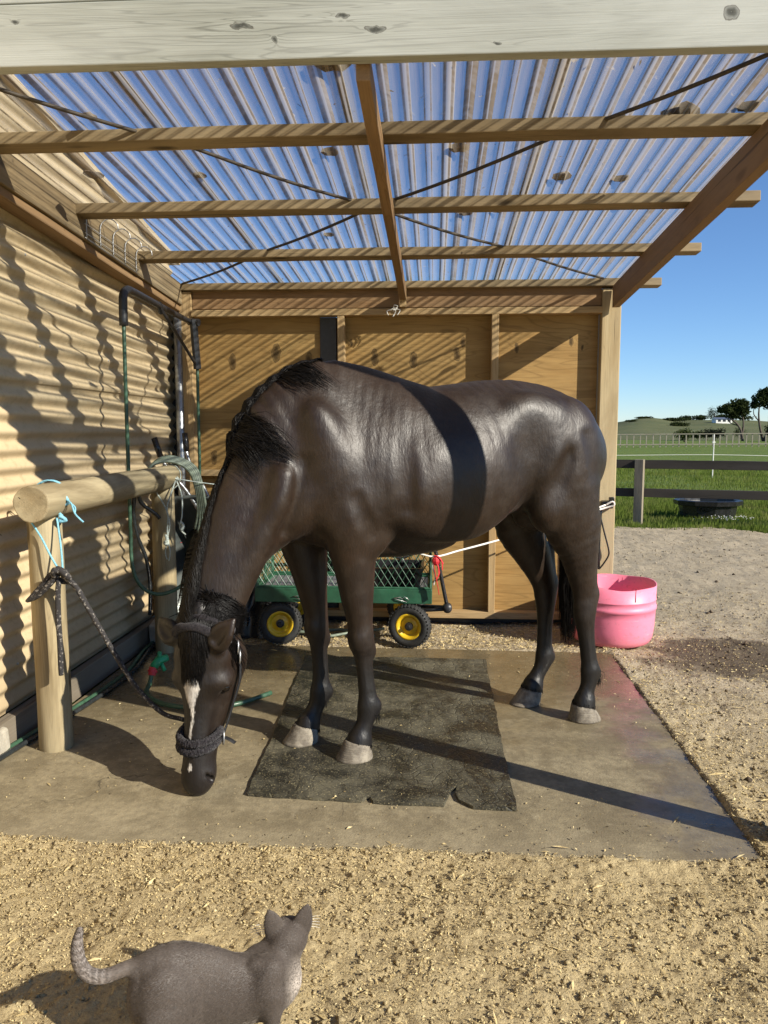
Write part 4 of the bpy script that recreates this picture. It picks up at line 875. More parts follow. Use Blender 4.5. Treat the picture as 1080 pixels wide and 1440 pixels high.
def rightp(r, n):
    y = 2.2+4.6*r.rand(n)**1.3; x = 1.08+(.15+.45*y)*r.rand(n)**1.4; return x, y, yard_z(x, y)
litter('straw_litter', 26000, rightp, .013, M['straw'], 4); litter('straw_stalks', 500, rightp, .05, M['straw'], 24, .12); litter('bark_litter', 4000, rightp, .012, M['bark_chip'], 5)
def slabp(r, n):
    x = r.uniform(-1.8, 1.1, n); y = 2.44+2.35*r.rand(n)**1.8; k = fbm2(x, y, 1.6, 3, 60) > -.05+.3*(r.rand(n)-.5)
    return x[k], y[k], np.where((x[k] > -.72) & (x[k] < .31) & (y[k] > 2.75) & (y[k] < 4.59), .014, .001)
litter('straw_litter', 1300, slabp, .011, M['straw'], 6, .15); litter('straw_stalks', 60, slabp, .05, M['straw'], 26, .05); litter('bark_litter', 700, slabp, .012, M['bark_chip'], 7, .15)
def clods(name, n, pts_fn, size, mat, seed):
    r = np.random.RandomState(seed); x, y, z = pts_fn(r, n); n = len(x); s = size*(.3+r.rand(n)**3*1.4)
    base = np.array([(1, 0, 0), (0, 1, 0), (-1, 0, 0), (0, -1, 0), (0, 0, .8), (0, 0, -.5)]); J = base[None]+r.normal(size=(n, 6, 3))*.25
    V = (np.stack([x, y, z+s*.25], -1)[:, None]+J*s[:, None, None]).reshape(-1, 3)
    f = np.array([(0, 1, 4), (1, 2, 4), (2, 3, 4), (3, 0, 4), (1, 0, 5), (2, 1, 5), (3, 2, 5), (0, 3, 5)])
    return tag(obj(name, mesh_np(name, V, (np.arange(n)[:, None, None]*6+f[None]).reshape(-1, 3)), mat, world_m=Matrix()), kind='stuff')
clods('sand_clods', 14000, front, .006, M['sand'], 11)
def yardp(r, n):
    y = 2.6+8.2*r.rand(n)**1.2; x = 1.15+(.3+.5*y)*r.rand(n); k = y < EDGE(x)-.1; return x[k], y[k], yard_z(x[k], y[k])
clods('sand_clods', 9000, yardp, .0075, M['sand'], 12)
def darkp(r, n):
    x, y, z = yardp(r, n); k = fbm2(x, y, .8, 2, 61) > .02; return x[k], y[k], z[k]
clods('dark_clods', 420, darkp, .014, M['bark_chip'], 13)

# ------------------------------------------------------------------ fallen leaves lying on the clear roof
LEAF = [(-.36, 2.72, .05, 'largest brown leaf just left of the middle rafter by the front beam'), (-.262, 2.58, .032, 'brown leaf half hidden by the middle rafter behind the front beam'),
 (-1.60, 3.62, .036, 'brown leaf at the left wall on the second purlin'), (-1.10, 3.65, .026, 'small leaf left of centre above the second purlin'), (-.46, 3.43, .032, 'leaf hanging left of the middle rafter in the second bay'), (-.62, 4.55, .026, 'lone leaf left of the middle rafter by the back purlin'),
 (.09, 3.42, .036, 'heart shaped leaf right of the middle rafter in the second bay'), (.44, 3.22, .038, 'pale brown leaf crossed by the strap under the first purlin'), (.70, 3.18, .024, 'small dark leaf below the first purlin right of centre'), (.58, 3.76, .038, 'dark leaf standing on the second purlin right of centre'),
 (.86, 3.80, .03, 'dark leaf on second purlin near its middle right'), (1.17, 3.12, .034, 'dark leaf by the right rafter under the first purlin'), (.93, 3.16, .058, 'widest reddish brown leaf near the right rafter'), (.15, 4.23, .03, 'leaf with notch in third bay right of middle rafter'), (.32, 4.2, .024, 'leaf touching the strap in the third bay'),
 (.60, 4.08, .02, 'tiny leaf under the second purlin in the third bay'), (.95, 4.15, .024, 'small leaf near the right end of the third bay'), (.62, 4.98, .034, 'brown leaf in the last bay right of the middle rafter'), (1.12, 5.0, .024, 'dark leaf in the last bay beside the right rafter'), (-1.35, 3.05, .022, 'small dark leaf left on the first purlin'), (.05, 4.95, .02, 'tiny leaf in the last bay beside the middle rafter')]
for i, (x, y, s_, lab) in enumerate(LEAF):
    s_ *= 1.2
    a = rng.uniform(-.5, .5); mb = MB(); z = rz(y)+.064+.0165
    o_ = [(0, -1), (.35, -.62), (.75, -.1), (.85, .4), (.55, .72), (.15, .55), (-.3, .75), (-.72, .5), (-.8, -.05), (-.4, -.6)]
    for k in range(2):
        for (u, w) in o_: mb.v.append((x+s_*(u*math.cos(a)-w*math.sin(a))*1.25*rng.uniform(.9, 1.1), y+1.5*s_*(u*math.sin(a)+w*math.cos(a)), z+k*.003-.061*1.5*s_*w+.25*s_*abs(u)))
    n = len(o_); mb.f = [tuple(reversed(range(n))), tuple(range(n, 2*n))]+[(k, (k+1) % n, n+(k+1) % n, n+k) for k in range(n)]
    tag(obj('fallen_leaf', mb, M['leaf']), lab, 'leaf', 'fallen leaves on the clear roof')

def roofp(r, n):
    x = r.uniform(-1.85, 1.25, n); y = r.uniform(2.55, 5.6, n); k = fbm2(x, y, .9, 2, 88) > -.05; x, y = x[k], y[k]; return x, y, rz(y)+.064+.012
litter('roof_debris', 420, roofp, .022, M['bark_chip'], 31, .3)
# ------------------------------------------------------------------ implicit-surface modelling for the animals
class SDF:
    def __init__(s, lo, hi, h):
        s.h = h; s.lo = np.array(lo, np.float32); s.n = np.ceil((np.array(hi)-s.lo)/h).astype(int)+1
        s.D = np.full(s.n, .15, np.float32); s.ax = [s.lo[i]+h*np.arange(s.n[i], dtype=np.float32) for i in range(3)]
    def block(s, lo, hi):
        a = [max(0, int((lo[i]-s.lo[i])/s.h)) for i in range(3)]; b = [min(s.n[i], int((hi[i]-s.lo[i])/s.h)+2) for i in range(3)]
        sl = tuple(slice(a[i], b[i]) for i in range(3)); return sl, np.meshgrid(*[s.ax[i][sl[i]] for i in range(3)], indexing='ij', sparse=True)
    def put(s, sl, f, k, sub=False):
        d = s.D[sl]
        if sub: f = -f; h = np.clip(.5-.5*(f-d)/k, 0, 1) if 0 else np.maximum(k-np.abs(d-f), 0)/k; s.D[sl] = np.maximum(d, f)+h*h*k*.25
        else: h = np.maximum(k-np.abs(d-f), 0)/k; s.D[sl] = np.minimum(d, f)-h*h*k*.25
    def ell(s, c, r, k=.04, rot=None, sub=False):
        R_ = max(r)+k; sl, (x, y, z) = s.block([q-R_ for q in c], [q+R_ for q in c]); x, y, z = x-c[0], y-c[1], z-c[2]
        if rot is not None:
            x, y, z = [rot[i][0]*x+rot[i][1]*y+rot[i][2]*z for i in range(3)]
        q = np.sqrt((x/r[0])**2+(y/r[1])**2+(z/r[2])**2); g = np.sqrt((x/r[0]**2)**2+(y/r[1]**2)**2+(z/r[2]**2)**2)
        s.put(sl, q*(q-1)/np.maximum(g, 1e-4), k, sub)
    def loft(s, P, up, a, b, k=.04, sub=4, egg=None, carve=False):
        """tube along P (N,3): half width a sideways, half height b along 'up'"""
        P = np.array(P, float); N = len(P); up = np.broadcast_to(np.array(up, float), (N, 3)); a = np.array(a, float); b = np.array(b, float)
        egg = np.zeros(N) if egg is None else np.broadcast_to(np.array(egg, float), (N,))
        t = np.linspace(0, N-1, (N-1)*sub+1)
        def cr(A):
            A = np.asarray(A); o = []
            for u in t:
                i = min(int(u), N-2); f = u-i; p0, p1, p2, p3 = A[max(i-1, 0)], A[i], A[i+1], A[min(i+2, N-1)]
                o.append(.5*(2*p1+(p2-p0)*f+(2*p0-5*p1+4*p2-p3)*f*f+(3*p1-p0-3*p2+p3)*f**3))
            return np.array(o)
        P, up, a, b, egg = cr(P), cr(up), cr(a), cr(b), cr(egg)
        T_ = np.gradient(P, axis=0); T_ /= np.linalg.norm(T_, axis=1)[:, None]
        up = up-(up*T_).sum(1)[:, None]*T_; up /= np.linalg.norm(up, axis=1)[:, None]; sd = np.cross(T_, up)
        m = max(a.max(), b.max())+k+.01; sl, (x, y, z) = s.block(P.min(0)-m, P.max(0)+m)
        best = None
        for i in range(len(P)-1):
            d = P[i+1]-P[i]; L2 = float(d@d)
            u = np.clip(((x-P[i][0])*d[0]+(y-P[i][1])*d[1]+(z-P[i][2])*d[2])/L2, 0, 1).astype(np.float32)
            q = [(c-(P[i][j]+u*d[j])) for j, c in enumerate((x, y, z))]
            L = lambda A: (A[i]+u*(A[i+1]-A[i]))
            vt = sum(q[j]*up[i][j] for j in range(3)); lt = sum(q[j]*sd[i][j] for j in range(3)); at = sum(q[j]*T_[i][j] for j in range(3))
            bb = L(b); aa = L(a)*np.clip(1-L(egg)*np.clip(vt/bb, -1, 1), .2, 2); mn = np.minimum(aa, bb)
            r_ = np.sqrt((lt/aa)**2+(vt/bb)**2+(at/mn)**2); g = np.sqrt((lt/aa**2)**2+(vt/bb**2)**2+(at/mn**2)**2)
            f = np.where(r_ < .3, (r_-1)*mn, r_*(r_-1)/np.maximum(g, 1e-3))
            best = f if best is None else np.minimum(best, f)
        s.put(sl, best.astype(np.float32), k, carve)
        return P, up, sd, a, b
    def mesh(s):
        D = s.D; neg = D < 0; n = s.n; c = np.zeros(n-1, np.int8)
        for i in (0, 1):
            for j in (0, 1):
                for k in (0, 1): c += neg[i:n[0]-1+i, j:n[1]-1+j, k:n[2]-1+k]
        act = np.argwhere((c > 0) & (c < 8)); idx = np.full(n-1, -1, np.int32); idx[tuple(act.T)] = np.arange(len(act))
        acc = np.zeros((len(act), 3)); cnt = np.zeros(len(act)); E = []
        cor = [(i, j, k) for i in (0, 1) for j in (0, 1) for k in (0, 1)]
        for a in cor:
            for ax in range(3):
                if a[ax] == 0:
                    b = list(a); b[ax] = 1
                    da = D[tuple((act+a).T)]; db = D[tuple((act+b).T)]; m = (da < 0) != (db < 0)
                    t = np.where(m, da/np.where(m, da-db, 1), 0); p = np.tile(np.array(a, float), (len(act), 1)); p[:, ax] = t
                    acc += p*m[:, None]; cnt += m
        V = s.lo+s.h*(act+acc/cnt[:, None]); F = []
        for ax in range(3):
            u, w = [(1, 2), (2, 0), (0, 1)][ax]; sl0 = [slice(1, -1)]*3; sl0[ax] = slice(0, -1); sl1 = list(sl0); sl1[ax] = slice(1, None)
            A = neg[tuple(sl0)]; B = neg[tuple(sl1)]; e = np.argwhere(A != B); sg = A[tuple(e.T)]
            o = np.array([1, 1, 1]); o[ax] = 0; e = e+o
            def cell(du, dw):
                q = e.copy(); q[:, u] -= du; q[:, w] -= dw; return idx[tuple(q.T)]
            Q = np.stack([cell(1, 1), cell(0, 1), cell(0, 0), cell(1, 0)], -1); Q[~sg] = Q[~sg][:, ::-1]; F.append(Q)
        return V, np.concatenate(F)
def relax(V, F, it=2, lam=.5):
    e = np.concatenate([F[:, [0, 1]], F[:, [1, 2]], F[:, [2, 3]], F[:, [3, 0]]]); n = len(V); cnt = np.bincount(e[:, 0], minlength=n)+np.bincount(e[:, 1], minlength=n)
    for i in range(it*2):
        S = np.stack([np.bincount(e[:, 0], V[e[:, 1], k], n)+np.bincount(e[:, 1], V[e[:, 0], k], n) for k in range(3)], -1)/cnt[:, None]
        V = V+(lam if i % 2 == 0 else -lam*.98)*(S-V)
    return V

# ------------------------------------------------------------------ the horse (x forward along the body, y to its near side, z up)
HO = np.array([.08, 3.5, 0]); HA = math.atan2(-.472, -.882)
HX = np.array([math.cos(HA), math.sin(HA), 0]); HY = np.array([-HX[1], HX[0], 0]); HZ = np.array([0, 0, 1.])
toW = lambda p: HO+np.asarray(p)[..., 0:1]*HX+np.asarray(p)[..., 1:2]*HY+np.asarray(p)[..., 2:3]*HZ
toL = lambda p: np.stack([(np.asarray(p, float)-HO)@HX, (np.asarray(p, float)-HO)@HY, np.asarray(p, float)[..., 2]], -1)
S = SDF((-.98, -.42, -.02), (1.5, .46, 1.78), .0075)
TX = [(-.69, 1.32, 1.17, .05, 0), (-.665, 1.415, 1.09, .14, 0), (-.615, 1.50, 1.04, .20, .05), (-.53, 1.568, 1.0, .248, .1), (-.42, 1.613, 1.0, .265, .12), (-.29, 1.632, 1.03, .258, .08), (-.16, 1.627, .985, .268, .05), (0, 1.605, .93, .285, 0), (.14, 1.592, .89, .292, .05), (.275, 1.615, .88, .285, .14), (.41, 1.652, .89, .255, .25), (.54, 1.682, .905, .222, .34), (.63, 1.688, .92, .198, .36), (.72, 1.63, .95, .18, .28), (.79, 1.52, .98, .155, .1), (.845, 1.34, 1.02, .11, 0)]
S.loft([(x, 0, (t+b)/2) for x, t, b, w, e in TX], (0, 0, 1), [w for x, t, b, w, e in TX], [(t-b)/2 for x, t, b, w, e in TX], .03, 3, [e for x, t, b, w, e in TX])
# muscle masses
rotY = lambda a: [(math.cos(a), 0, math.sin(a)), (0, 1, 0), (-math.sin(a), 0, math.cos(a))]
for sy in (1, -1):
    S.ell((-.47, sy*.15, 1.32), (.185, .112, .23), .06, rotY(.3)); S.ell((-.525, sy*.16, 1.12), (.13, .098, .23), .05); S.ell((-.40, sy*.17, 1.07), (.10, .085, .14), .04)
    S.ell((.63, sy*.145, 1.28), (.10, .085, .25), .05, rotY(-.38)); S.ell((.53, sy*.175, 1.07), (.125, .075, .15), .04, rotY(.5)); S.ell((.80, sy*.10, 1.13), (.095, .085, .15), .04); S.ell((.47, sy*.165, .965), (.075, .055, .085), .03)
    S.ell((-.29, sy*.185, 1.46), (.13, .055, .10), .09); S.ell((.1, sy*.20, 1.15), (.3, .10, .22), .08)
# neck: poll in front of and below the withers
NK = [((.58, 0, 1.36), (.40, 0, .92), .17, .315), ((.70, 0, 1.29), (.55, 0, .83), .15, .285), ((.80, .015, 1.205), (.70, 0, .71), .125, .24), ((.935, .04, 1.065), (.80, 0, .6), .104, .182), ((1.04, .06, .908), (.9, 0, .44), .088, .130), ((1.105, .078, .758), (.95, 0, .3), .080, .112), ((1.13, .088, .66), (1, 0, .15), .08, .108)]
nkP, nkU, nkS, nka, nkb = S.loft([q[0] for q in NK], [q[1] for q in NK], [q[2] for q in NK], [q[3] for q in NK], .05, 4, .25)
S.loft([(.84, .155, 1.22), (.865, .155, 1.12), (.925, .14, .985), (.98, .13, .85), (1.035, .13, .73)], (1, 0, 0), [.02, .028, .030, .026, .02], [.03, .036, .038, .034, .028], .06)  # jugular line
for sy in (1, -1):
    S.loft([(.775, sy*.225, 1.27), (.795, sy*.215, 1.14), (.83, sy*.19, 1.0)], (1, 0, 0), [.035, .05, .055], [.010, .020, .024], .06, carve=True)
    S.loft([(.40, sy*.278, 1.42), (.375, sy*.292, 1.25), (.37, sy*.285, 1.08)], (1, 0, 0), [.010, .014, .014], [.018, .022, .022], .05, carve=True)      # behind the shoulder
    S.loft([(.58, sy*.262, 1.13), (.54, sy*.262, 1.04), (.50, sy*.25, .975)], (1, 0, 0), [.012, .016, .012], [.02, .024, .02], .035, carve=True)      # above the elbow
    S.loft([(-.56, sy*.272, 1.38), (-.60, sy*.275, 1.2), (-.62, sy*.262, 1.02), (-.635, sy*.245, .88)], (1, 0, 0), [.008, .012, .012, .010], [.018, .022, .022, .018], .05, carve=True)   # thigh groove
    S.ell((-.235, sy*.318, 1.30), (.07, .05, .15), .08, sub=True)     # flank hollow
    S.ell((-.40, sy*.275, 1.18), (.03, .02, .12), .05, rotY(.35), sub=True)
# head: face turned towards the viewer
HP = toL((-.885, 2.885, .675)); HM = toL((-.902, 2.835, .035)); A_ = (HM-HP); HL = np.linalg.norm(A_); A_ = A_/HL
Nw = np.array([-.20, -.97, .10]); Nl = np.array([Nw@HX, Nw@HY, Nw[2]]); Nl = Nl-(Nl@A_)*A_; Nl /= np.linalg.norm(Nl); Sl = np.cross(Nl, A_); 
if (Sl[0]*HX+Sl[1]*HY)[0] < 0: Sl = -Sl      # Sl: to the horse's left, the right of the picture
hp = lambda t, s_, n_: HP+A_*(t*HL)+Sl*s_+Nl*n_
HT = [(-.06, .045, .05, .0), (.02, .078, .09, .0), (.12, .098, .128, .0), (.25, .108, .150, .0), (.38, .110, .150, .003), (.50, .094, .128, .0), (.62, .074, .100, -.002), (.74, .064, .080, -.002), (.85, .061, .072, .0), (.94, .067, .069, -.002), (.99, .056, .052, -.012)]
face = .105      # the front of the face lies this far in front of the poll line
S.loft([hp(t, 0, face-b+o) for t, a, b, o in HT], Nl, [a for t, a, b, o in HT], [b for t, a, b, o in HT], .03, 4, [.0, .0, .10, .12, .10, .15, .18, .15, .1, .05, 0])
for sy in (1, -1):
    S.ell(hp(.27, sy*.055, -.075), (.075, .075, .075), .04)                       # jowl
    S.ell(hp(.36, sy*.072, .030), (.050, .042, .040), .05)                       # brow over the eye
    S.ell(hp(.22, sy*.060, .035), (.05, .045, .05), .05)                        # temple
    S.loft([hp(.46, sy*.088, -.005), hp(.6, sy*.07, -.012)], Nl, [.012, .008], [.018, .012], .02)   # cheek ridge
    S.ell(hp(.94, sy*.040, .042), (.024, .024, .024), .02)                        # nostril wing
    S.loft([hp(.925, sy*.046, .062), hp(.95, sy*.056, .048), hp(.968, sy*.056, .032)], Nl, [.008, .012, .008], [.010, .013, .010], .010, carve=True)
    S.loft([hp(.985, sy*.052, .0), hp(.955, sy*.064, -.02), hp(.91, sy*.062, -.035)], Nl, [.004, .005, .003], [.006, .007, .004], .012, carve=True)
    S.loft([hp(.36, sy*.098, .045), hp(.385, sy*.116, .035), hp(.415, sy*.116, .022)], Nl, [.007, .008, .006], [.007, .008, .006], .012)
    S.loft([hp(.45, sy*.10, .03), hp(.60, sy*.078, .035), hp(.75, sy*.055, .04)], Nl, [.012, .012, .010], [.012, .014, .010], .03, carve=True)
    S.ell(hp(.405, sy*.107, .022), (.017, .017, .014), .008, sub=True)            # eye socket
S.ell(hp(.985, 0, .02), (.03, .04, .022), .02); S.ell(hp(1.0, 0, -.03), (.03, .035, .022), .02)
# ears
for P in ([hp(.17, .066, .06), hp(.11, .092, .085), hp(.04, .128, .095), hp(-.025, .160, .085)], [hp(.13, -.07, .05), hp(.10, -.115, .06), hp(.065, -.155, .05), hp(.02, -.185, .03)]):
    S.loft(P, Nl, [.032, .050, .042, .008], [.022, .026, .018, .007], .015)
    q = [np.array(p)+Nl*.024 for p in P]
    S.loft(q[1:], Nl, [.024, .022, .004], [.016, .018, .006], .008, carve=True)
# legs: (z, x, y, fore-aft half, lateral half)
LEGS = {
 'fn': [(1.16, .60, .135, .13, .075), (1.0, .565, .145, .115, .075), (.90, .545, .14, .10, .072), (.82, .535, .135, .086, .066), (.69, .523, .13, .068, .056), (.60, .512, .13, .054, .048), (.545, .508, .13, .054, .050), (.50, .502, .13, .052, .048), (.45, .497, .13, .040, .036), (.38, .490, .13, .036, .030), (.31, .482, .13, .037, .030), (.27, .478, .13, .042, .033), (.235, .474, .13, .050, .038), (.205, .478, .13, .046, .037), (.165, .490, .13, .038, .033), (.13, .503, .13, .041, .036), (.095, .515, .13, .054, .047), (.07, .52, .13, .058, .05)],
 'ff': [(1.12, .66, -.13, .12, .07), (.97, .675, -.14, .105, .072), (.88, .66, -.14, .10, .07), (.80, .645, -.135, .085, .064), (.69, .63, -.13, .066, .056), (.60, .617, -.13, .054, .048), (.545, .614, -.13, .053, .050), (.50, .61, -.13, .050, .047), (.45, .605, -.13, .040, .036), (.38, .60, -.13, .036, .030), (.31, .597, -.13, .037, .030), (.27, .596, -.13, .042, .033), (.235, .597, -.13, .050, .038), (.20, .605, -.13, .045, .036), (.165, .62, -.13, .038, .033), (.13, .638, -.13, .041, .036), (.095, .655, -.13, .053, .047), (.07, .662, -.13, .057, .05)],
 'hn': [(1.12, -.53, .14, .165, .11), (1.02, -.545, .15, .15, .10), (.94, -.57, .15, .145, .095), (.84, -.60, .15, .105, .078), (.75, -.615, .15, .080, .064), (.67, -.632, .15, .064, .050), (.61, -.645, .15, .062, .044), (.56, -.647, .15, .062, .045), (.50, -.648, .15, .054, .043), (.44, -.655, .15, .044, .036), (.36, -.668, .15, .040, .033), (.29, -.68, .15, .041, .033), (.245, -.688, .15, .050, .038), (.205, -.688, .15, .047, .037), (.165, -.678, .15, .039, .034), (.13, -.668, .15, .042, .037), (.095, -.66, .15, .054, .048), (.07, -.655, .15, .058, .051)],
 'hf': [(1.10, -.50, -.14, .18, .11), (1.0, -.47, -.15, .155, .10), (.92, -.47, -.15, .13, .092), (.83, -.52, -.15, .108, .078), (.75, -.565, -.15, .090, .064), (.67, -.605, -.15, .072, .052), (.61, -.63, -.15, .066, .046), (.56, -.637, -.15, .064, .045), (.50, -.638, -.15, .052, .042), (.44, -.637, -.15, .044, .036), (.36, -.636, -.15, .041, .033), (.29, -.637, -.15, .043, .034), (.245, -.64, -.15, .052, .039), (.205, -.632, -.15, .047, .037), (.165, -.612, -.15, .039, .034), (.13, -.59, -.15, .042, .037), (.095, -.572, -.15, .054, .048), (.07, -.565, -.15, .058, .051)]}
for k_, L in LEGS.items():
    S.loft([(x, y, z) for z, x, y, a, b in L], (1, 0, 0), [b for z, x, y, a, b in L], [a for z, x, y, a, b in L], .035 , 2)
    hz = [q for q in L if abs(q[0]-.61) < .01]
    if k_[0] == 'h':       # point of hock and tendon
        S.ell((hz[0][1]-.048, hz[0][2], .61), (.026, .024, .04), .025); S.loft([(hz[0][1]-.05, hz[0][2], .62), (hz[0][1]-.045, hz[0][2], .72), (hz[0][1]-.03, hz[0][2], .82)], (1, 0, 0), [.016, .016, .02], [.014, .014, .02], .03)
    else:
        S.ell((L[6][1]+.018, L[6][2], .53), (.035, .042, .05), .02); S.ell((L[8][1]-.042, L[8][2], .47), (.014, .02, .03), .02)
    q_ = lambda z: [np.interp(-z, [-r_[0] for r_ in L], [r_[j] for r_ in L]) for j in (1, 2, 3, 4)]
    for sy in (1, -1):
        S.loft([(q_(z)[0]-q_(z)[2]*.12, q_(z)[1]+sy*(q_(z)[3]+.005), z) for z in (.46, .40, .33, .275)], (1, 0, 0), [.004, .008, .008, .004], [.005, .007, .007, .005], .014, carve=True)
    f_ = L[12]; S.ell((f_[1]-.038, f_[2], .225), (.02, .022, .028), .02)
S.ell((.30, .0, .90), (.3, .12, .05), .06); S.ell((-.48, 0, .98), (.14, .06, .06), .05)
V, F = S.mesh(); V = relax(V, F, 2)
def vnorm(V, F):
    n = np.cross(V[F[:, 2]]-V[F[:, 0]], V[F[:, 3]]-V[F[:, 1]]); N = np.zeros_like(V)
    for k in range(4):
        for j in range(3): N[:, j] += np.bincount(F[:, k], n[:, j], len(V))
    return N/(np.linalg.norm(N, axis=1)[:, None]+1e-12)
sg_ = np.where(V[:, 1] > 0, 0, 31.7); tz = np.clip((V[:, 2]-.8)/.2, 0, 1)*np.clip((.95-V[:, 0])/.1, 0, 1)*np.clip(np.abs(V[:, 1])/.1, 0, 1)
rib_ = np.sin((V[:, 0]+.25*(V[:, 2]-1.2))*2*np.pi/.062)*np.clip(1-np.abs(V[:, 0]-.10)/.25, 0, 1)*np.clip(1-np.abs(V[:, 2]-1.12)/.22, 0, 1)
V = V+vnorm(V, F)*((fbm2(V[:, 0]+sg_, V[:, 2]*.7, 6.5, 2, 71)*.0085+rib_*.0005)*tz+fbm2(V[:, 0]+sg_, V[:, 2], 16, 2, 73)*.0016*(V[:, 2] > .3))[:, None]
Vl = V.copy()
# coat marks: star, stripe and snip on the face; black points
Dl = Vl-HP; t_ = Dl@A_/HL; s_ = Dl@Sl; n_ = Dl@Nl
head = (n_ > .0) & (t_ > .2) & (t_ < 1.1) & (np.abs(s_) < .12)
cen = .0+.004*np.sin(t_*25); wid = np.interp(t_, [.32, .35, .40, .46, .52, .58, .70, .71, .83, .845, .88, .90], [.0, .026, .036, .024, .011, .007, .008, 0, 0, .006, .012, 0])
white = np.where(head, np.clip((wid-np.abs(s_-cen))/.012+.5, 0, 1)*(wid > .0005), 0)
pts_ = np.clip((.62-Vl[:, 2])/.25, 0, 1)*(Vl[:, 0] < .9); pts_ = np.maximum(pts_, np.clip((Vl[:, 0]-1.08)/.12, 0, 1)*.9)
muz = np.clip((t_-.72)/.2, 0, 1)*head
me = mesh_np('body', toW(V), F)
def fattr(me, name, val):
    a = me.attributes.new(name, 'FLOAT', 'POINT'); a.data.foreach_set('value', np.asarray(val, np.float32))
fattr(me, 'white', white); fattr(me, 'points', pts_); fattr(me, 'muzzle', muz)
def coat_mat():
    m = NT('bay_coat'); v = m.co(); at = lambda n: m.n('Attribute', attribute_name=n, out=2)
    n1 = m.noise(v, 3.2, 5, .6); n2 = m.noise(m.n('VectorMath', {0: v, 1: (90, 90, 30)}, operation='MULTIPLY'), 1, 3, .6); n3 = m.noise(v, 14, 4, .65)
    c = m.ramp(n1, (.32, (.0105, .0055, .0030)), (.68, (.0235, .0125, .0064)))
    c = m.mix(m.ramp(n3, (.45, 0), (.75, .45)), c, (.040, .028, .019))
    c = m.mix(at('points'), c, (.0065, .0055, .005))
    c = m.mix(m.math('MULTIPLY', at('muzzle'), .6), c, (.013, .010, .009))
    w = m.math('ADD', at('white'), m.math('MULTIPLY', m.math('SUBTRACT', m.noise(m.n('VectorMath', {0: v, 1: (230, 230, 55)}, operation='MULTIPLY'), 1, 3), .5), 1.3))
    c = m.mix(m.math('MULTIPLY', m.ramp(w, (.5, 0), (1.05, 1)), m.ramp(at('white'), (.05, 0), (.35, 1))), c, (.60, .56, .50))
    c = m.mix(m.ramp(n2, (.3, .35), (.6, 0)), c, (.008, .006, .005))
    m.set(Base_Color=c, Roughness=m.math('ADD', .34, m.math('MULTIPLY', n3, .22)), Specular_IOR_Level=.40, Sheen_Weight=.04, Sheen_Roughness=.4, Sheen_Tint=(.7, .6, .5),
          Normal=m.bump(n2, .5, .0035, m.bump(m.noise(v, 9, 4, .55), .10, .012)))
    return m.m
def hair_mat(name, a, b, spec=.5):
    m = NT(name); v = m.co(); n = m.noise(v, 60, 3, .6)
    m.set(Base_Color=m.ramp(n, (.35, a), (.7, b)), Roughness=.48, Specular_IOR_Level=spec); return m.m
M['coat'] = coat_mat(); M['hair'] = hair_mat('black_hair', (.003, .0026, .0026), (.008, .0066, .006), .16); M['hoof'] = None
hm = NT('hoof_horn'); v = hm.co(); hm.set(Base_Color=hm.mix(hm.ramp(hm.noise(v, 20, 4, .7), (.35, 0), (.6, 1)), (.27, .235, .18), (.12, .10, .075)), Roughness=.7, Normal=hm.bump(hm.noise(hm.n('VectorMath', {0: v, 1: (14, 14, 190)}, operation='MULTIPLY'), 1, 4, .65), .8, .004)); M['hoof'] = hm.m
horse = thing('horse', 'dark bay horse with white star and stripe, head lowered, tied in the wash bay', 'horse', HO)
obj('body', me, M['coat'], horse, smooth=True)
# hooves
for (tx, ty, bx) in ((.522, .13, .535), (.664, -.13, .69), (-.655, .15, -.668), (-.563, -.15, -.527)):
    mb = MB(); n = 28
    for i, (f, z) in enumerate([(-.05, .070), (0, .064), (.12, .057), (.5, .033), (.92, .007), (1, .0)]):
        f_ = max(f, 0)
        for k in range(n):
            t = 2*math.pi*k/n; c, q = math.cos(t), math.sin(t); ra = (.061+.026*f_)*(1 if c > 0 else .86)*(.9 if f < 0 else 1); rb = (.055+.018*f_)*(.9 if f < 0 else 1)
            zt_ = z*(1+.0*c)+(.012*c if f_ < .5 else 0)*(1-f_)
            mb.v.append((tx+(bx-tx)*f_+ra*c, ty+rb*q, max(zt_, -.001 if ty < 1 else 0)))
    for i in range(5):
        for k in range(n): mb.f.append((i*n+k, i*n+(k+1) % n, (i+1)*n+(k+1) % n, (i+1)*n+k)[::-1])
    mb.f.append(tuple(k for k in range(n))); mb.f.append(tuple(5*n+k for k in reversed(range(n))))
    lift = .014 if bx > .3 else .001
    mb.v = [tuple(toW(np.array(p))+np.array([0, 0, lift])) for p in mb.v]
    obj('hoof', mb, M['hoof'], horse, smooth=True)
hoof_tops = ((.522, .13), (.664, -.13), (-.655, .15), (-.563, -.15)); fet = []
em = NT('eye_gloss'); em.set(Base_Color=(.006, .004, .003), Roughness=.06)
for sy in (1, -1):
    c = hp(.405, sy*.098, .022); mb = MB().ball(tuple(toW(c)), .0185, 16, 10); obj('eye', mb, em.m, horse, smooth=True)
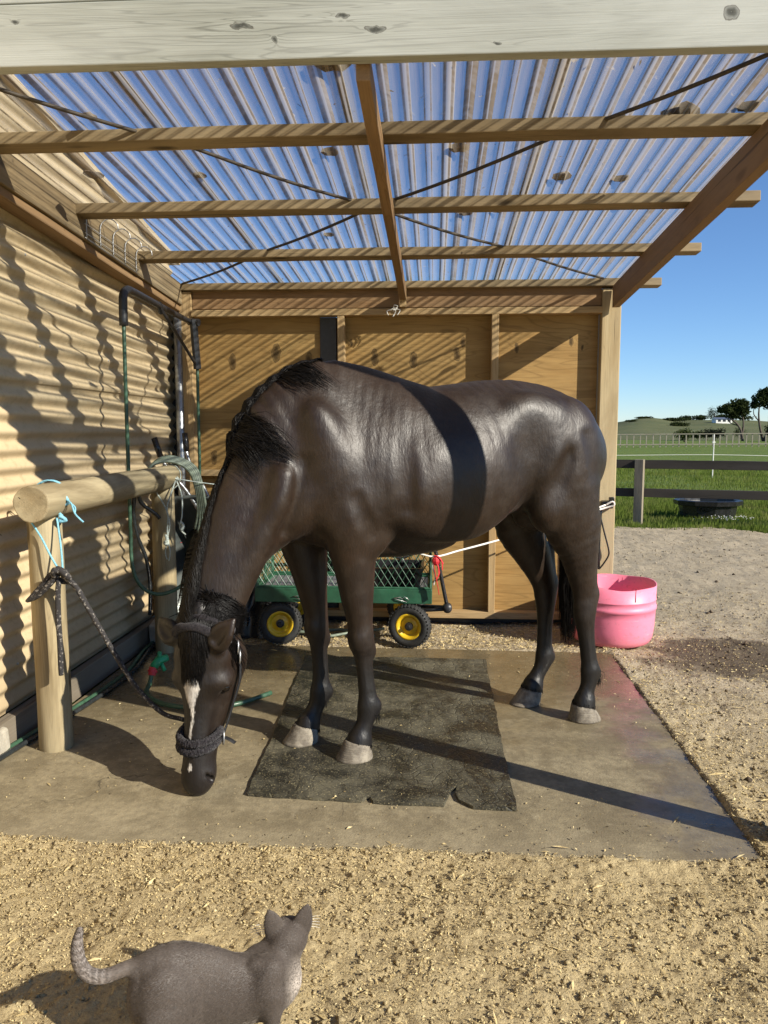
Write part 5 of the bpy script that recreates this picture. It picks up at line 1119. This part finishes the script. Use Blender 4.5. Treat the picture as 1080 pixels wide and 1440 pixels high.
# hair: tapered strands, thousands of slim ribbons in one mesh
def strand_mesh(name, paths, mat, parent, w0=.0035):
    V_, F_ = [], []
    for P, w in paths:
        P = [np.asarray(p, float) for p in P]; o = len(V_); N = len(P)
        for i, p in enumerate(P):
            d = P[min(i+1, N-1)]-P[max(i-1, 0)]; d = d/(np.linalg.norm(d)+1e-9); a = np.cross(d, (.31, -.9, .3)); a /= np.linalg.norm(a)+1e-9; b = np.cross(d, a)
            r_ = w*(1-.85*(i/(N-1))**1.5)
            for q in (a, -.5*a+.87*b, -.5*a-.87*b): V_.append(p+q*r_)
        for i in range(N-1):
            for k in range(3): F_.append((o+3*i+k, o+3*i+(k+1) % 3, o+3*i+3+(k+1) % 3, o+3*i+3+k))
    return obj(name, mesh_np(name, np.array(V_), np.array(F_)), mat, parent, smooth=True)
hr_ = np.random.RandomState(12)
def sdf_push(P, lift, it=5):
    """slide strand points out to a given height over the skin"""
    for _ in range(it):
        q = (P-S.lo)/S.h; i = np.clip(np.floor(q).astype(int), 1, S.n-3); w = np.clip(q-i, 0, 1)
        def smp(o):
            r_ = 0
            for c in [(x, y, z) for x in (0, 1) for y in (0, 1) for z in (0, 1)]:
                k = i+np.array(c)+o; r_ = r_+S.D[k[:, 0], k[:, 1], k[:, 2]]*np.prod(np.where(np.array(c) == 1, w, 1-w), 1)
            return r_
        z3 = np.zeros(3, int); e = np.eye(3, dtype=int); d = smp(z3); g = np.stack([smp(e[j])-smp(-e[j]) for j in range(3)], -1); g /= np.linalg.norm(g, axis=1)[:, None]+1e-6
        d = np.clip(d, -.1, .14); P = P+g*np.where(d < lift, np.minimum(lift-d, .03), np.where(d < .1, np.maximum((lift-d)*.6, -.03), 0))[:, None]
    return P
CR = np.array([(.60, 0, 1.69), (.66, 0, 1.675), (.72, 0, 1.645), (.79, 0, 1.60), (.89, 0, 1.50), (.98, .005, 1.37), (1.055, .012, 1.26), (1.13, .025, 1.12), (1.185, .045, .95), (1.225, .07, .76), (1.235, .082, .68)])
cl_ = np.concatenate([[0], np.cumsum(np.linalg.norm(np.diff(CR, axis=0), axis=1))]); cl_ /= cl_[-1]
crest = lambda u: np.stack([np.interp(u, cl_, CR[:, j]) for j in range(3)], -1)
N_ = 6500; u = .02+.98*hr_.rand(N_)**.92; near = np.where(hr_.rand(N_) < .62, 1, -1); nk_ = 7
lump = np.exp(-((u-.39)/.035)**2)+.25*np.exp(-((u-.13)/.035)**2); lm = hr_.rand(N_) < .7
reach = (.006+.024*hr_.rand(N_)*np.clip(u*3, .25, 1)+.30*np.clip(u-.47, 0, .3))*(1+1.0*lump*lm); reach = np.where(near < 0, reach*1.5, reach)
drift = .02+.035*hr_.rand(N_); lf = .003+.012*hr_.rand(N_)*np.clip(u*3, .35, 1)+.022*lump*hr_.rand(N_)
clump = .012*np.sin(u*70+3*np.sin(u*23)); pts = []
for k in range(nk_):
    q = k/(nk_-1); p = crest(u+drift*q+clump*q); p[:, 1] += near*reach*q+hr_.normal(size=N_)*.008*(1-q); p[:, 2] -= reach*q*q*.6; p += hr_.normal(size=(N_, 3))*.0012
    pts.append(sdf_push(p, lf*math.sin(min(1, .25+q*1.6)*math.pi/2)*(1-.45*q)+.003))
pts = np.stack(pts, 1); paths = [(toW(pts[i]), .0020+.0014*hr_.rand()) for i in range(N_)]
strand_mesh('mane', paths, M['hair'], horse)
paths = []      # wind-lifted locks
for (u0, dx, dz, n) in ((.40, -.17, -.02, 170), (.37, -.10, -.05, 130), (.43, -.08, -.06, 110), (.17, -.12, .0, 60), (.12, -.11, -.02, 50)):
    for i in range(n):
        b1 = crest(np.array([u0+hr_.normal()*.022]))[0]; s1 = .45+.75*hr_.rand(); y_ = .05+.04*hr_.rand(); w_ = hr_.normal()*.008; P = []
        for q in (0, .2, .45, .7, 1.): P.append(b1+np.array([dx*s1*q**1.3, y_*min(1, q*2.4)+.03*q, dz*s1*q+.012*math.sin(q*3)-.05*q*q*s1+w_*q*2]))
        P = sdf_push(np.array(P), np.array([.004, .022, .03, .028, .02])*(.5+.7*hr_.rand()), 4); paths.append((toW(P), .0019))
strand_mesh('mane_lock', paths, M['hair'], horse)
paths = []      # short hair over the coronets and behind the fetlocks
for (x0, y0) in hoof_tops:
    for i in range(170):
        a = hr_.rand()*6.28; p0 = np.array([x0+.056*math.cos(a), y0+.050*math.sin(a), .072+.012*math.cos(a)+hr_.rand()*.02]); o = np.array([math.cos(a), math.sin(a), 0])
        paths.append((toW(np.array([p0-o*.004, p0+o*.002+(0, 0, -.010), p0+o*.005+(0, 0, -.020-.010*hr_.rand())])), .0009))
    for i in range(60):
        p0 = np.array([x0-.085+hr_.normal()*.006, y0+hr_.normal()*.014, .215+hr_.normal()*.014]); paths.append((toW(np.array([p0+(.02, 0, 0), p0+(-.003, 0, -.012), p0+(-.006+.008*hr_.rand(), hr_.normal()*.006, -.05)])), .0014))
strand_mesh('coronet_hair', paths, M['hair'], horse)
paths = []
for i in range(1500):      # forelock
    s0 = np.clip(hr_.normal()*.046, -.095, .095); l = .24+.17*hr_.rand(); sp = s0*1.5+hr_.normal()*.012; P = []
    for k in range(6):
        q = k/5; t = -.02+l*q; ss = s0+(sp-s0)*q; P.append(hp(t, ss, face*(1 if t > .03 else .8)+.018*(1-q)*math.sin(q*3+.6)+.006-1.9*ss*ss*4)+hr_.normal(size=3)*.0015)
    paths.append(([toW(p) for p in P], .0017))
for i in range(1700):      # hair of the poll swept over towards the near side
    t0 = -.15+.15*hr_.rand(); s0 = hr_.normal()*.035-.01; e = hr_.rand(); P = [hp(t0, s0-.03, -.02), hp(t0+.01, s0+.015, .0), hp(t0+.03+.01*e, s0+.05, -.01), hp(t0+.055+.02*e, s0*.6+.085, -.03), hp(t0+.07+.04*e, s0*.4+.115+.02*e, -.055)]
    P = sdf_push(np.array(P)+hr_.normal(size=(5, 3))*.003, np.array([.003, .008, .010, .008, .006+.02*e*e])*(.5+.8*hr_.rand())); paths.append((toW(P), .0017))
for i in range(700):      # mane end lying forward over the poll
    s0 = -.01+hr_.normal()*.035; t0 = -.16+.10*hr_.rand(); P = sdf_push(np.array([hp(t0, s0, -.02), hp(t0+.05, s0+.004, .01), hp(t0+.10, s0+.008, .04), hp(t0+.16, s0+.01, .08)])+hr_.normal(size=(4, 3))*.002, np.array([.003, .008, .009, .005])*(.5+.8*hr_.rand())); paths.append((toW(P), .0018))
strand_mesh('forelock', paths, M['hair'], horse)
paths = []
for i in range(1100):      # tail held close between the hind legs
    a = hr_.rand()*6.28; r_ = hr_.rand()**.5; P = []; e = .32+.35*hr_.rand()
    for k in range(8):
        q = k/7; z = 1.36+(e-1.36)*q; cxx = np.interp(q, [0, .1, .3, .6, 1], [-.67, -.71, -.71, -.70, -.68]); w = np.interp(q, [0, .1, .5, .8, 1], [.012, .03, .055, .06, .03])
        P.append(np.array([cxx+w*r_*math.cos(a+q), -.02+w*1.0*r_*math.sin(a+q), z])+hr_.normal(size=3)*.003)
    paths.append(([toW(p) for p in P], .003))
strand_mesh('tail', paths, M['hair'], horse)

# halter with fleece tubes
ht = thing('halter', 'black halter with grey fleece tubes on the head of the horse', 'halter', toW(HP))
fm = NT('grey_fleece'); v = fm.co(); fm.set(Base_Color=fm.ramp(fm.noise(v, 120, 3, .7), (.35, (.009, .008, .009)), (.65, (.034, .029, .032))), Roughness=.95, Specular_IOR_Level=.1, Sheen_Weight=.12, Normal=fm.bump(fm.noise(v, 320, 3, .8), .9, .006))
st_m = simple('black_webbing', (.012, .012, .013), .55, 0, .3, 80, .3)
prof_a = lambda t: (np.interp(t, [q[0] for q in HT], [q[1] for q in HT]), np.interp(t, [q[0] for q in HT], [q[2] for q in HT]))
def head_ring(t, g, r, p0, p1, tilt=0., n=40):
    P = []
    for i in range(n+1):
        ph = p0+(p1-p0)*i/n; a, b = prof_a(t+tilt*math.sin(ph)); P.append(hp(t+tilt*(1-math.sin(ph)), (a+g)*math.cos(ph), face-b+(b+g)*math.sin(ph)))
    return P
def fleece(P, r):
    mb = MB().tube([tuple(toW(p)) for p in P], r, 14, 3)
    mb.v = [tuple(c+rng.gauss(0, .0016) for c in p) for p in mb.v]; return mb
for t, dt in ((.725, .02), (.775, .02)): obj('nose_fleece', fleece(head_ring(t, .009, .019, -.3, math.pi+.3, -.04), .0155), fm.m, ht, smooth=True)
for (z0, n0) in ((.045, .085), (-.01, .055)): obj('crown_fleece', fleece([hp(z0+.14, -.10, n0-.06), hp(z0+.03, -.085, n0-.005), hp(z0-.01, -.03, n0+.028), hp(z0-.012, .03, n0+.028), hp(z0+.03, .078, n0-.005), hp(z0+.08, .108, n0-.06)], .018), fm.m, ht, smooth=True)
for sy in (1, -1):
    P = [hp(.10, sy*.115, .0), hp(.22, sy*.128, -.03), hp(.36, sy*.132, -.035), hp(.50, sy*.112, -.03), hp(.62, sy*.094, -.02), hp(.72, sy*.081, .0)]
    obj('cheek_strap', MB().tube([tuple(toW(p)) for p in P], .011, 8, 4, flat=.35), st_m, ht, smooth=True)
P = head_ring(.72, .006, .01, -.2, -math.pi+.2); obj('chin_strap', MB().tube([tuple(toW(p)) for p in P], .010, 8, 2, flat=.4), st_m, ht, smooth=True)
for (t, s_, n_) in ((.17, .130, -.012), (.23, .134, -.022), (.72, .088, .006)):
    c = hp(t, s_, n_); P = [c+A_*(.026*math.cos(q))+(Nl*.75+Sl*.5)*(.015*math.sin(q)) for q in [2*math.pi*k/12 for k in range(13)]]
    obj('buckle', MB().tube([tuple(toW(p)) for p in P], .0035, 6), M['galv'], ht, smooth=True)
P = [hp(.72, .092, .0), hp(.73, .115, .0), hp(.745, .135, .0)]; obj('strap_end', MB().tube([tuple(toW(p)) for p in P], .012, 6, flat=.4), st_m, ht)

# ------------------------------------------------------------------ the cat (x along its back, y towards the viewer)
CO = np.array([-.42, 1.62, 0]); CX = np.array([.95, .31, 0])/math.hypot(.95, .31); CY = np.array([CX[1], -CX[0], 0])
cW = lambda p: CO+np.asarray(p)[..., 0:1]*CX+np.asarray(p)[..., 1:2]*CY+np.asarray(p)[..., 2:3]*HZ
K = SDF((-.42, -.14, -.005), (.2, .10, .36), .003)
CT = [(-.228, .205, .11, .03, 0), (-.212, .240, .07, .054, 0), (-.17, .262, .05, .060, .1), (-.115, .246, .05, .050, .1), (-.05, .215, .042, .049, .1), (.02, .204, .045, .050, .15), (.055, .205, .06, .046, .2), (.078, .20, .085, .036, .2), (.095, .19, .12, .02, 0)]
K.loft([(x, 0, (t+b)/2) for x, t, b, w, e in CT], (0, 0, 1), [w for x, t, b, w, e in CT], [(t-b)/2 for x, t, b, w, e in CT], .02, 3, [e for x, t, b, w, e in CT])
K.loft([(.058, .0, .165), (.080, -.008, .185), (.094, -.022, .204)], (1, 0, 0), [.037, .033, .034], [.040, .037, .036], .03)
K.ell((.096, -.033, .214), (.046, .045, .040), .02); K.ell((.096, -.07, .202), (.024, .026, .021), .02)
for sx in (-1, 1):
    K.ell((.096+sx*.02, -.045, .200), (.024, .025, .022), .015)
    P = [(.096+sx*.027, -.026, .230), (.096+sx*.035, -.022, .255), (.096+sx*.042, -.020, .279), (.096+sx*.045, -.020, .291)]
    K.loft(P, (0, 1, 0), [.026, .023, .014, .004], [.011, .009, .005, .003], .008)
    K.loft([np.array(p)+np.array([sx*.002, -.010, .0]) for p in P], (0, 1, 0), [.016, .013, .006, .001], [.008, .006, .003, .001], .004, carve=True)
for sy in (1, -1):
    K.ell((-.172, sy*.040, .15), (.058, .034, .085), .018, rotY(.25)); K.ell((.043, sy*.036, .150), (.034, .026, .062), .02, rotY(-.25)); K.ell((.03, sy*.022, .196), (.03, .014, .014), .015)
    K.loft([(-.185, sy*.050, .13), (-.180, sy*.052, .085), (-.205, sy*.044, .06), (-.215, sy*.044, .025), (-.19, sy*.044, .012)], (1, 0, 0), [.032, .028, .018, .013, .015], [.05, .042, .022, .014, .014], .015)
    K.loft([(.055, sy*.044, .13), (.05, sy*.046, .08), (.05, sy*.046, .03), (.062, sy*.046, .013)], (1, 0, 0), [.022, .017, .014, .016], [.026, .018, .014, .014], .02)
K.loft([(-.212, 0, .228), (-.265, .002, .222), (-.31, .006, .214), (-.342, .008, .226), (-.360, .006, .255), (-.364, .0, .29), (-.358, -.004, .322)], (0, 1, 0), [.019, .015, .0148, .0155, .015, .013, .008], [.019, .015, .0148, .0155, .015, .013, .008], .02)
V, F = K.mesh(); V = relax(V, F, 1)
me = mesh_np('cat', cW(V)-np.array([*CO[:2], 0]), F)
tl = np.clip((-.235-V[:, 0])/.03, 0, 1); arc = np.where(V[:, 0] > -.345, -V[:, 0], .345+(V[:, 2]-.225)); fattr(me, 'rings', tl*np.clip((arc-.29)/.02, 0, 1)*(.5+.5*np.sin(arc*2*np.pi/.014)))
fattr(me, 'pale', np.clip((V[:, 0]-.075)/.03, 0, 1)*np.clip((.20-V[:, 2])/.06, 0, 1)); fattr(me, 'tail', tl)  # lit edge of the chest fur put into the colour as a paler tone
m = NT('grey_fur'); v = m.co(); at = lambda n: m.n('Attribute', attribute_name=n, out=2)
n1 = m.noise(v, 9, 4, .6); n2 = m.noise(m.n('VectorMath', {0: v, 1: (120, 420, 420)}, operation='MULTIPLY'), 1, 3, .6)
c = m.ramp(n1, (.3, (.055, .043, .035)), (.7, (.088, .071, .059)))
c = m.mix(m.ramp(n2, (.35, .32), (.6, 0)), c, (.034, .027, .023)); c = m.mix(m.ramp(n2, (.6, 0), (.75, .22)), c, (.17, .14, .12))
c = m.mix(m.math('MULTIPLY', at('tail'), .5), c, (.20, .165, .14)); c = m.mix(m.math('MULTIPLY', at('rings'), .65), c, (.32, .28, .25)); c = m.mix(m.math('MULTIPLY', at('pale'), .85), c, (.46, .40, .34))
m.set(Base_Color=c, Roughness=.78, Specular_IOR_Level=.22, Sheen_Weight=.25, Sheen_Roughness=.4, Sheen_Tint=(.9, .8, .7), Normal=m.bump(n2, .5, .003, m.bump(m.noise(v, 28, 4, .6), .25, .006)))
fur_m = NT('fur_tips'); fc = fur_m.mix(fur_m.ramp(fur_m.noise(fur_m.co(), 150, 2), (.4, 0), (.65, 1)), (.055, .044, .036), (.092, .075, .063)); fur_m.set(Base_Color=fc, Roughness=.6)
cat = thing('cat', 'grey cat seen from behind with ringed tail raised, standing on the sandy ground', 'cat', (CO[0], CO[1], 0))
obj('body', me, m.m, cat, smooth=True, world_m=Matrix.Translation((CO[0], CO[1], 0)))
# short fur: slim slivers lying back along the coat
r = np.random.RandomState(44); N3 = vnorm(V, F); fi = r.choice(len(F), 60000); w = r.dirichlet(np.ones(4), 60000)
P = (V[F[fi]]*w[:, :, None]).sum(1); Nn = N3[F[fi, 0]]; fl = np.tile(np.array([-1., 0, -.25]), (len(P), 1)); fl[P[:, 0] < -.3] = (-.3, 0, .5); fl = fl-(fl*Nn).sum(1)[:, None]*Nn; fl /= np.linalg.norm(fl, axis=1)[:, None]+1e-6
d = fl*.9+Nn*(.12+.14*r.rand(len(P)))[:, None]+r.normal(size=P.shape)*.12; L = (.0035+.004*r.rand(len(P)))[:, None]*np.where(P[:, 0:1] > .05, .7, 1); sd = np.cross(d, Nn); sd /= np.linalg.norm(sd, axis=1)[:, None]+1e-6
T3 = np.stack([P-sd*.0004, P+sd*.0004, P+d*L], 1).reshape(-1, 3)
obj('fur', mesh_np('fur', cW(T3)-np.array([*CO[:2], 0]), np.arange(len(T3)).reshape(-1, 3)), fur_m.m, cat, world_m=Matrix.Translation((CO[0], CO[1], 0)))['kind'] = 'stuff'
fm2 = MB()
for sx in (-1, 1):
    for k in range(5): fm2.tube([tuple(cW(np.array([.096+sx*.02, -.078, .193+.003*k]))), tuple(cW(np.array([.096+sx*.06, -.088, .190+.006*k]))), tuple(cW(np.array([.096+sx*.085, -.085, .183+.008*k])))], [.0006, .0005, .0002], 4, 2)
obj('whiskers', fm2, M['white'], cat)
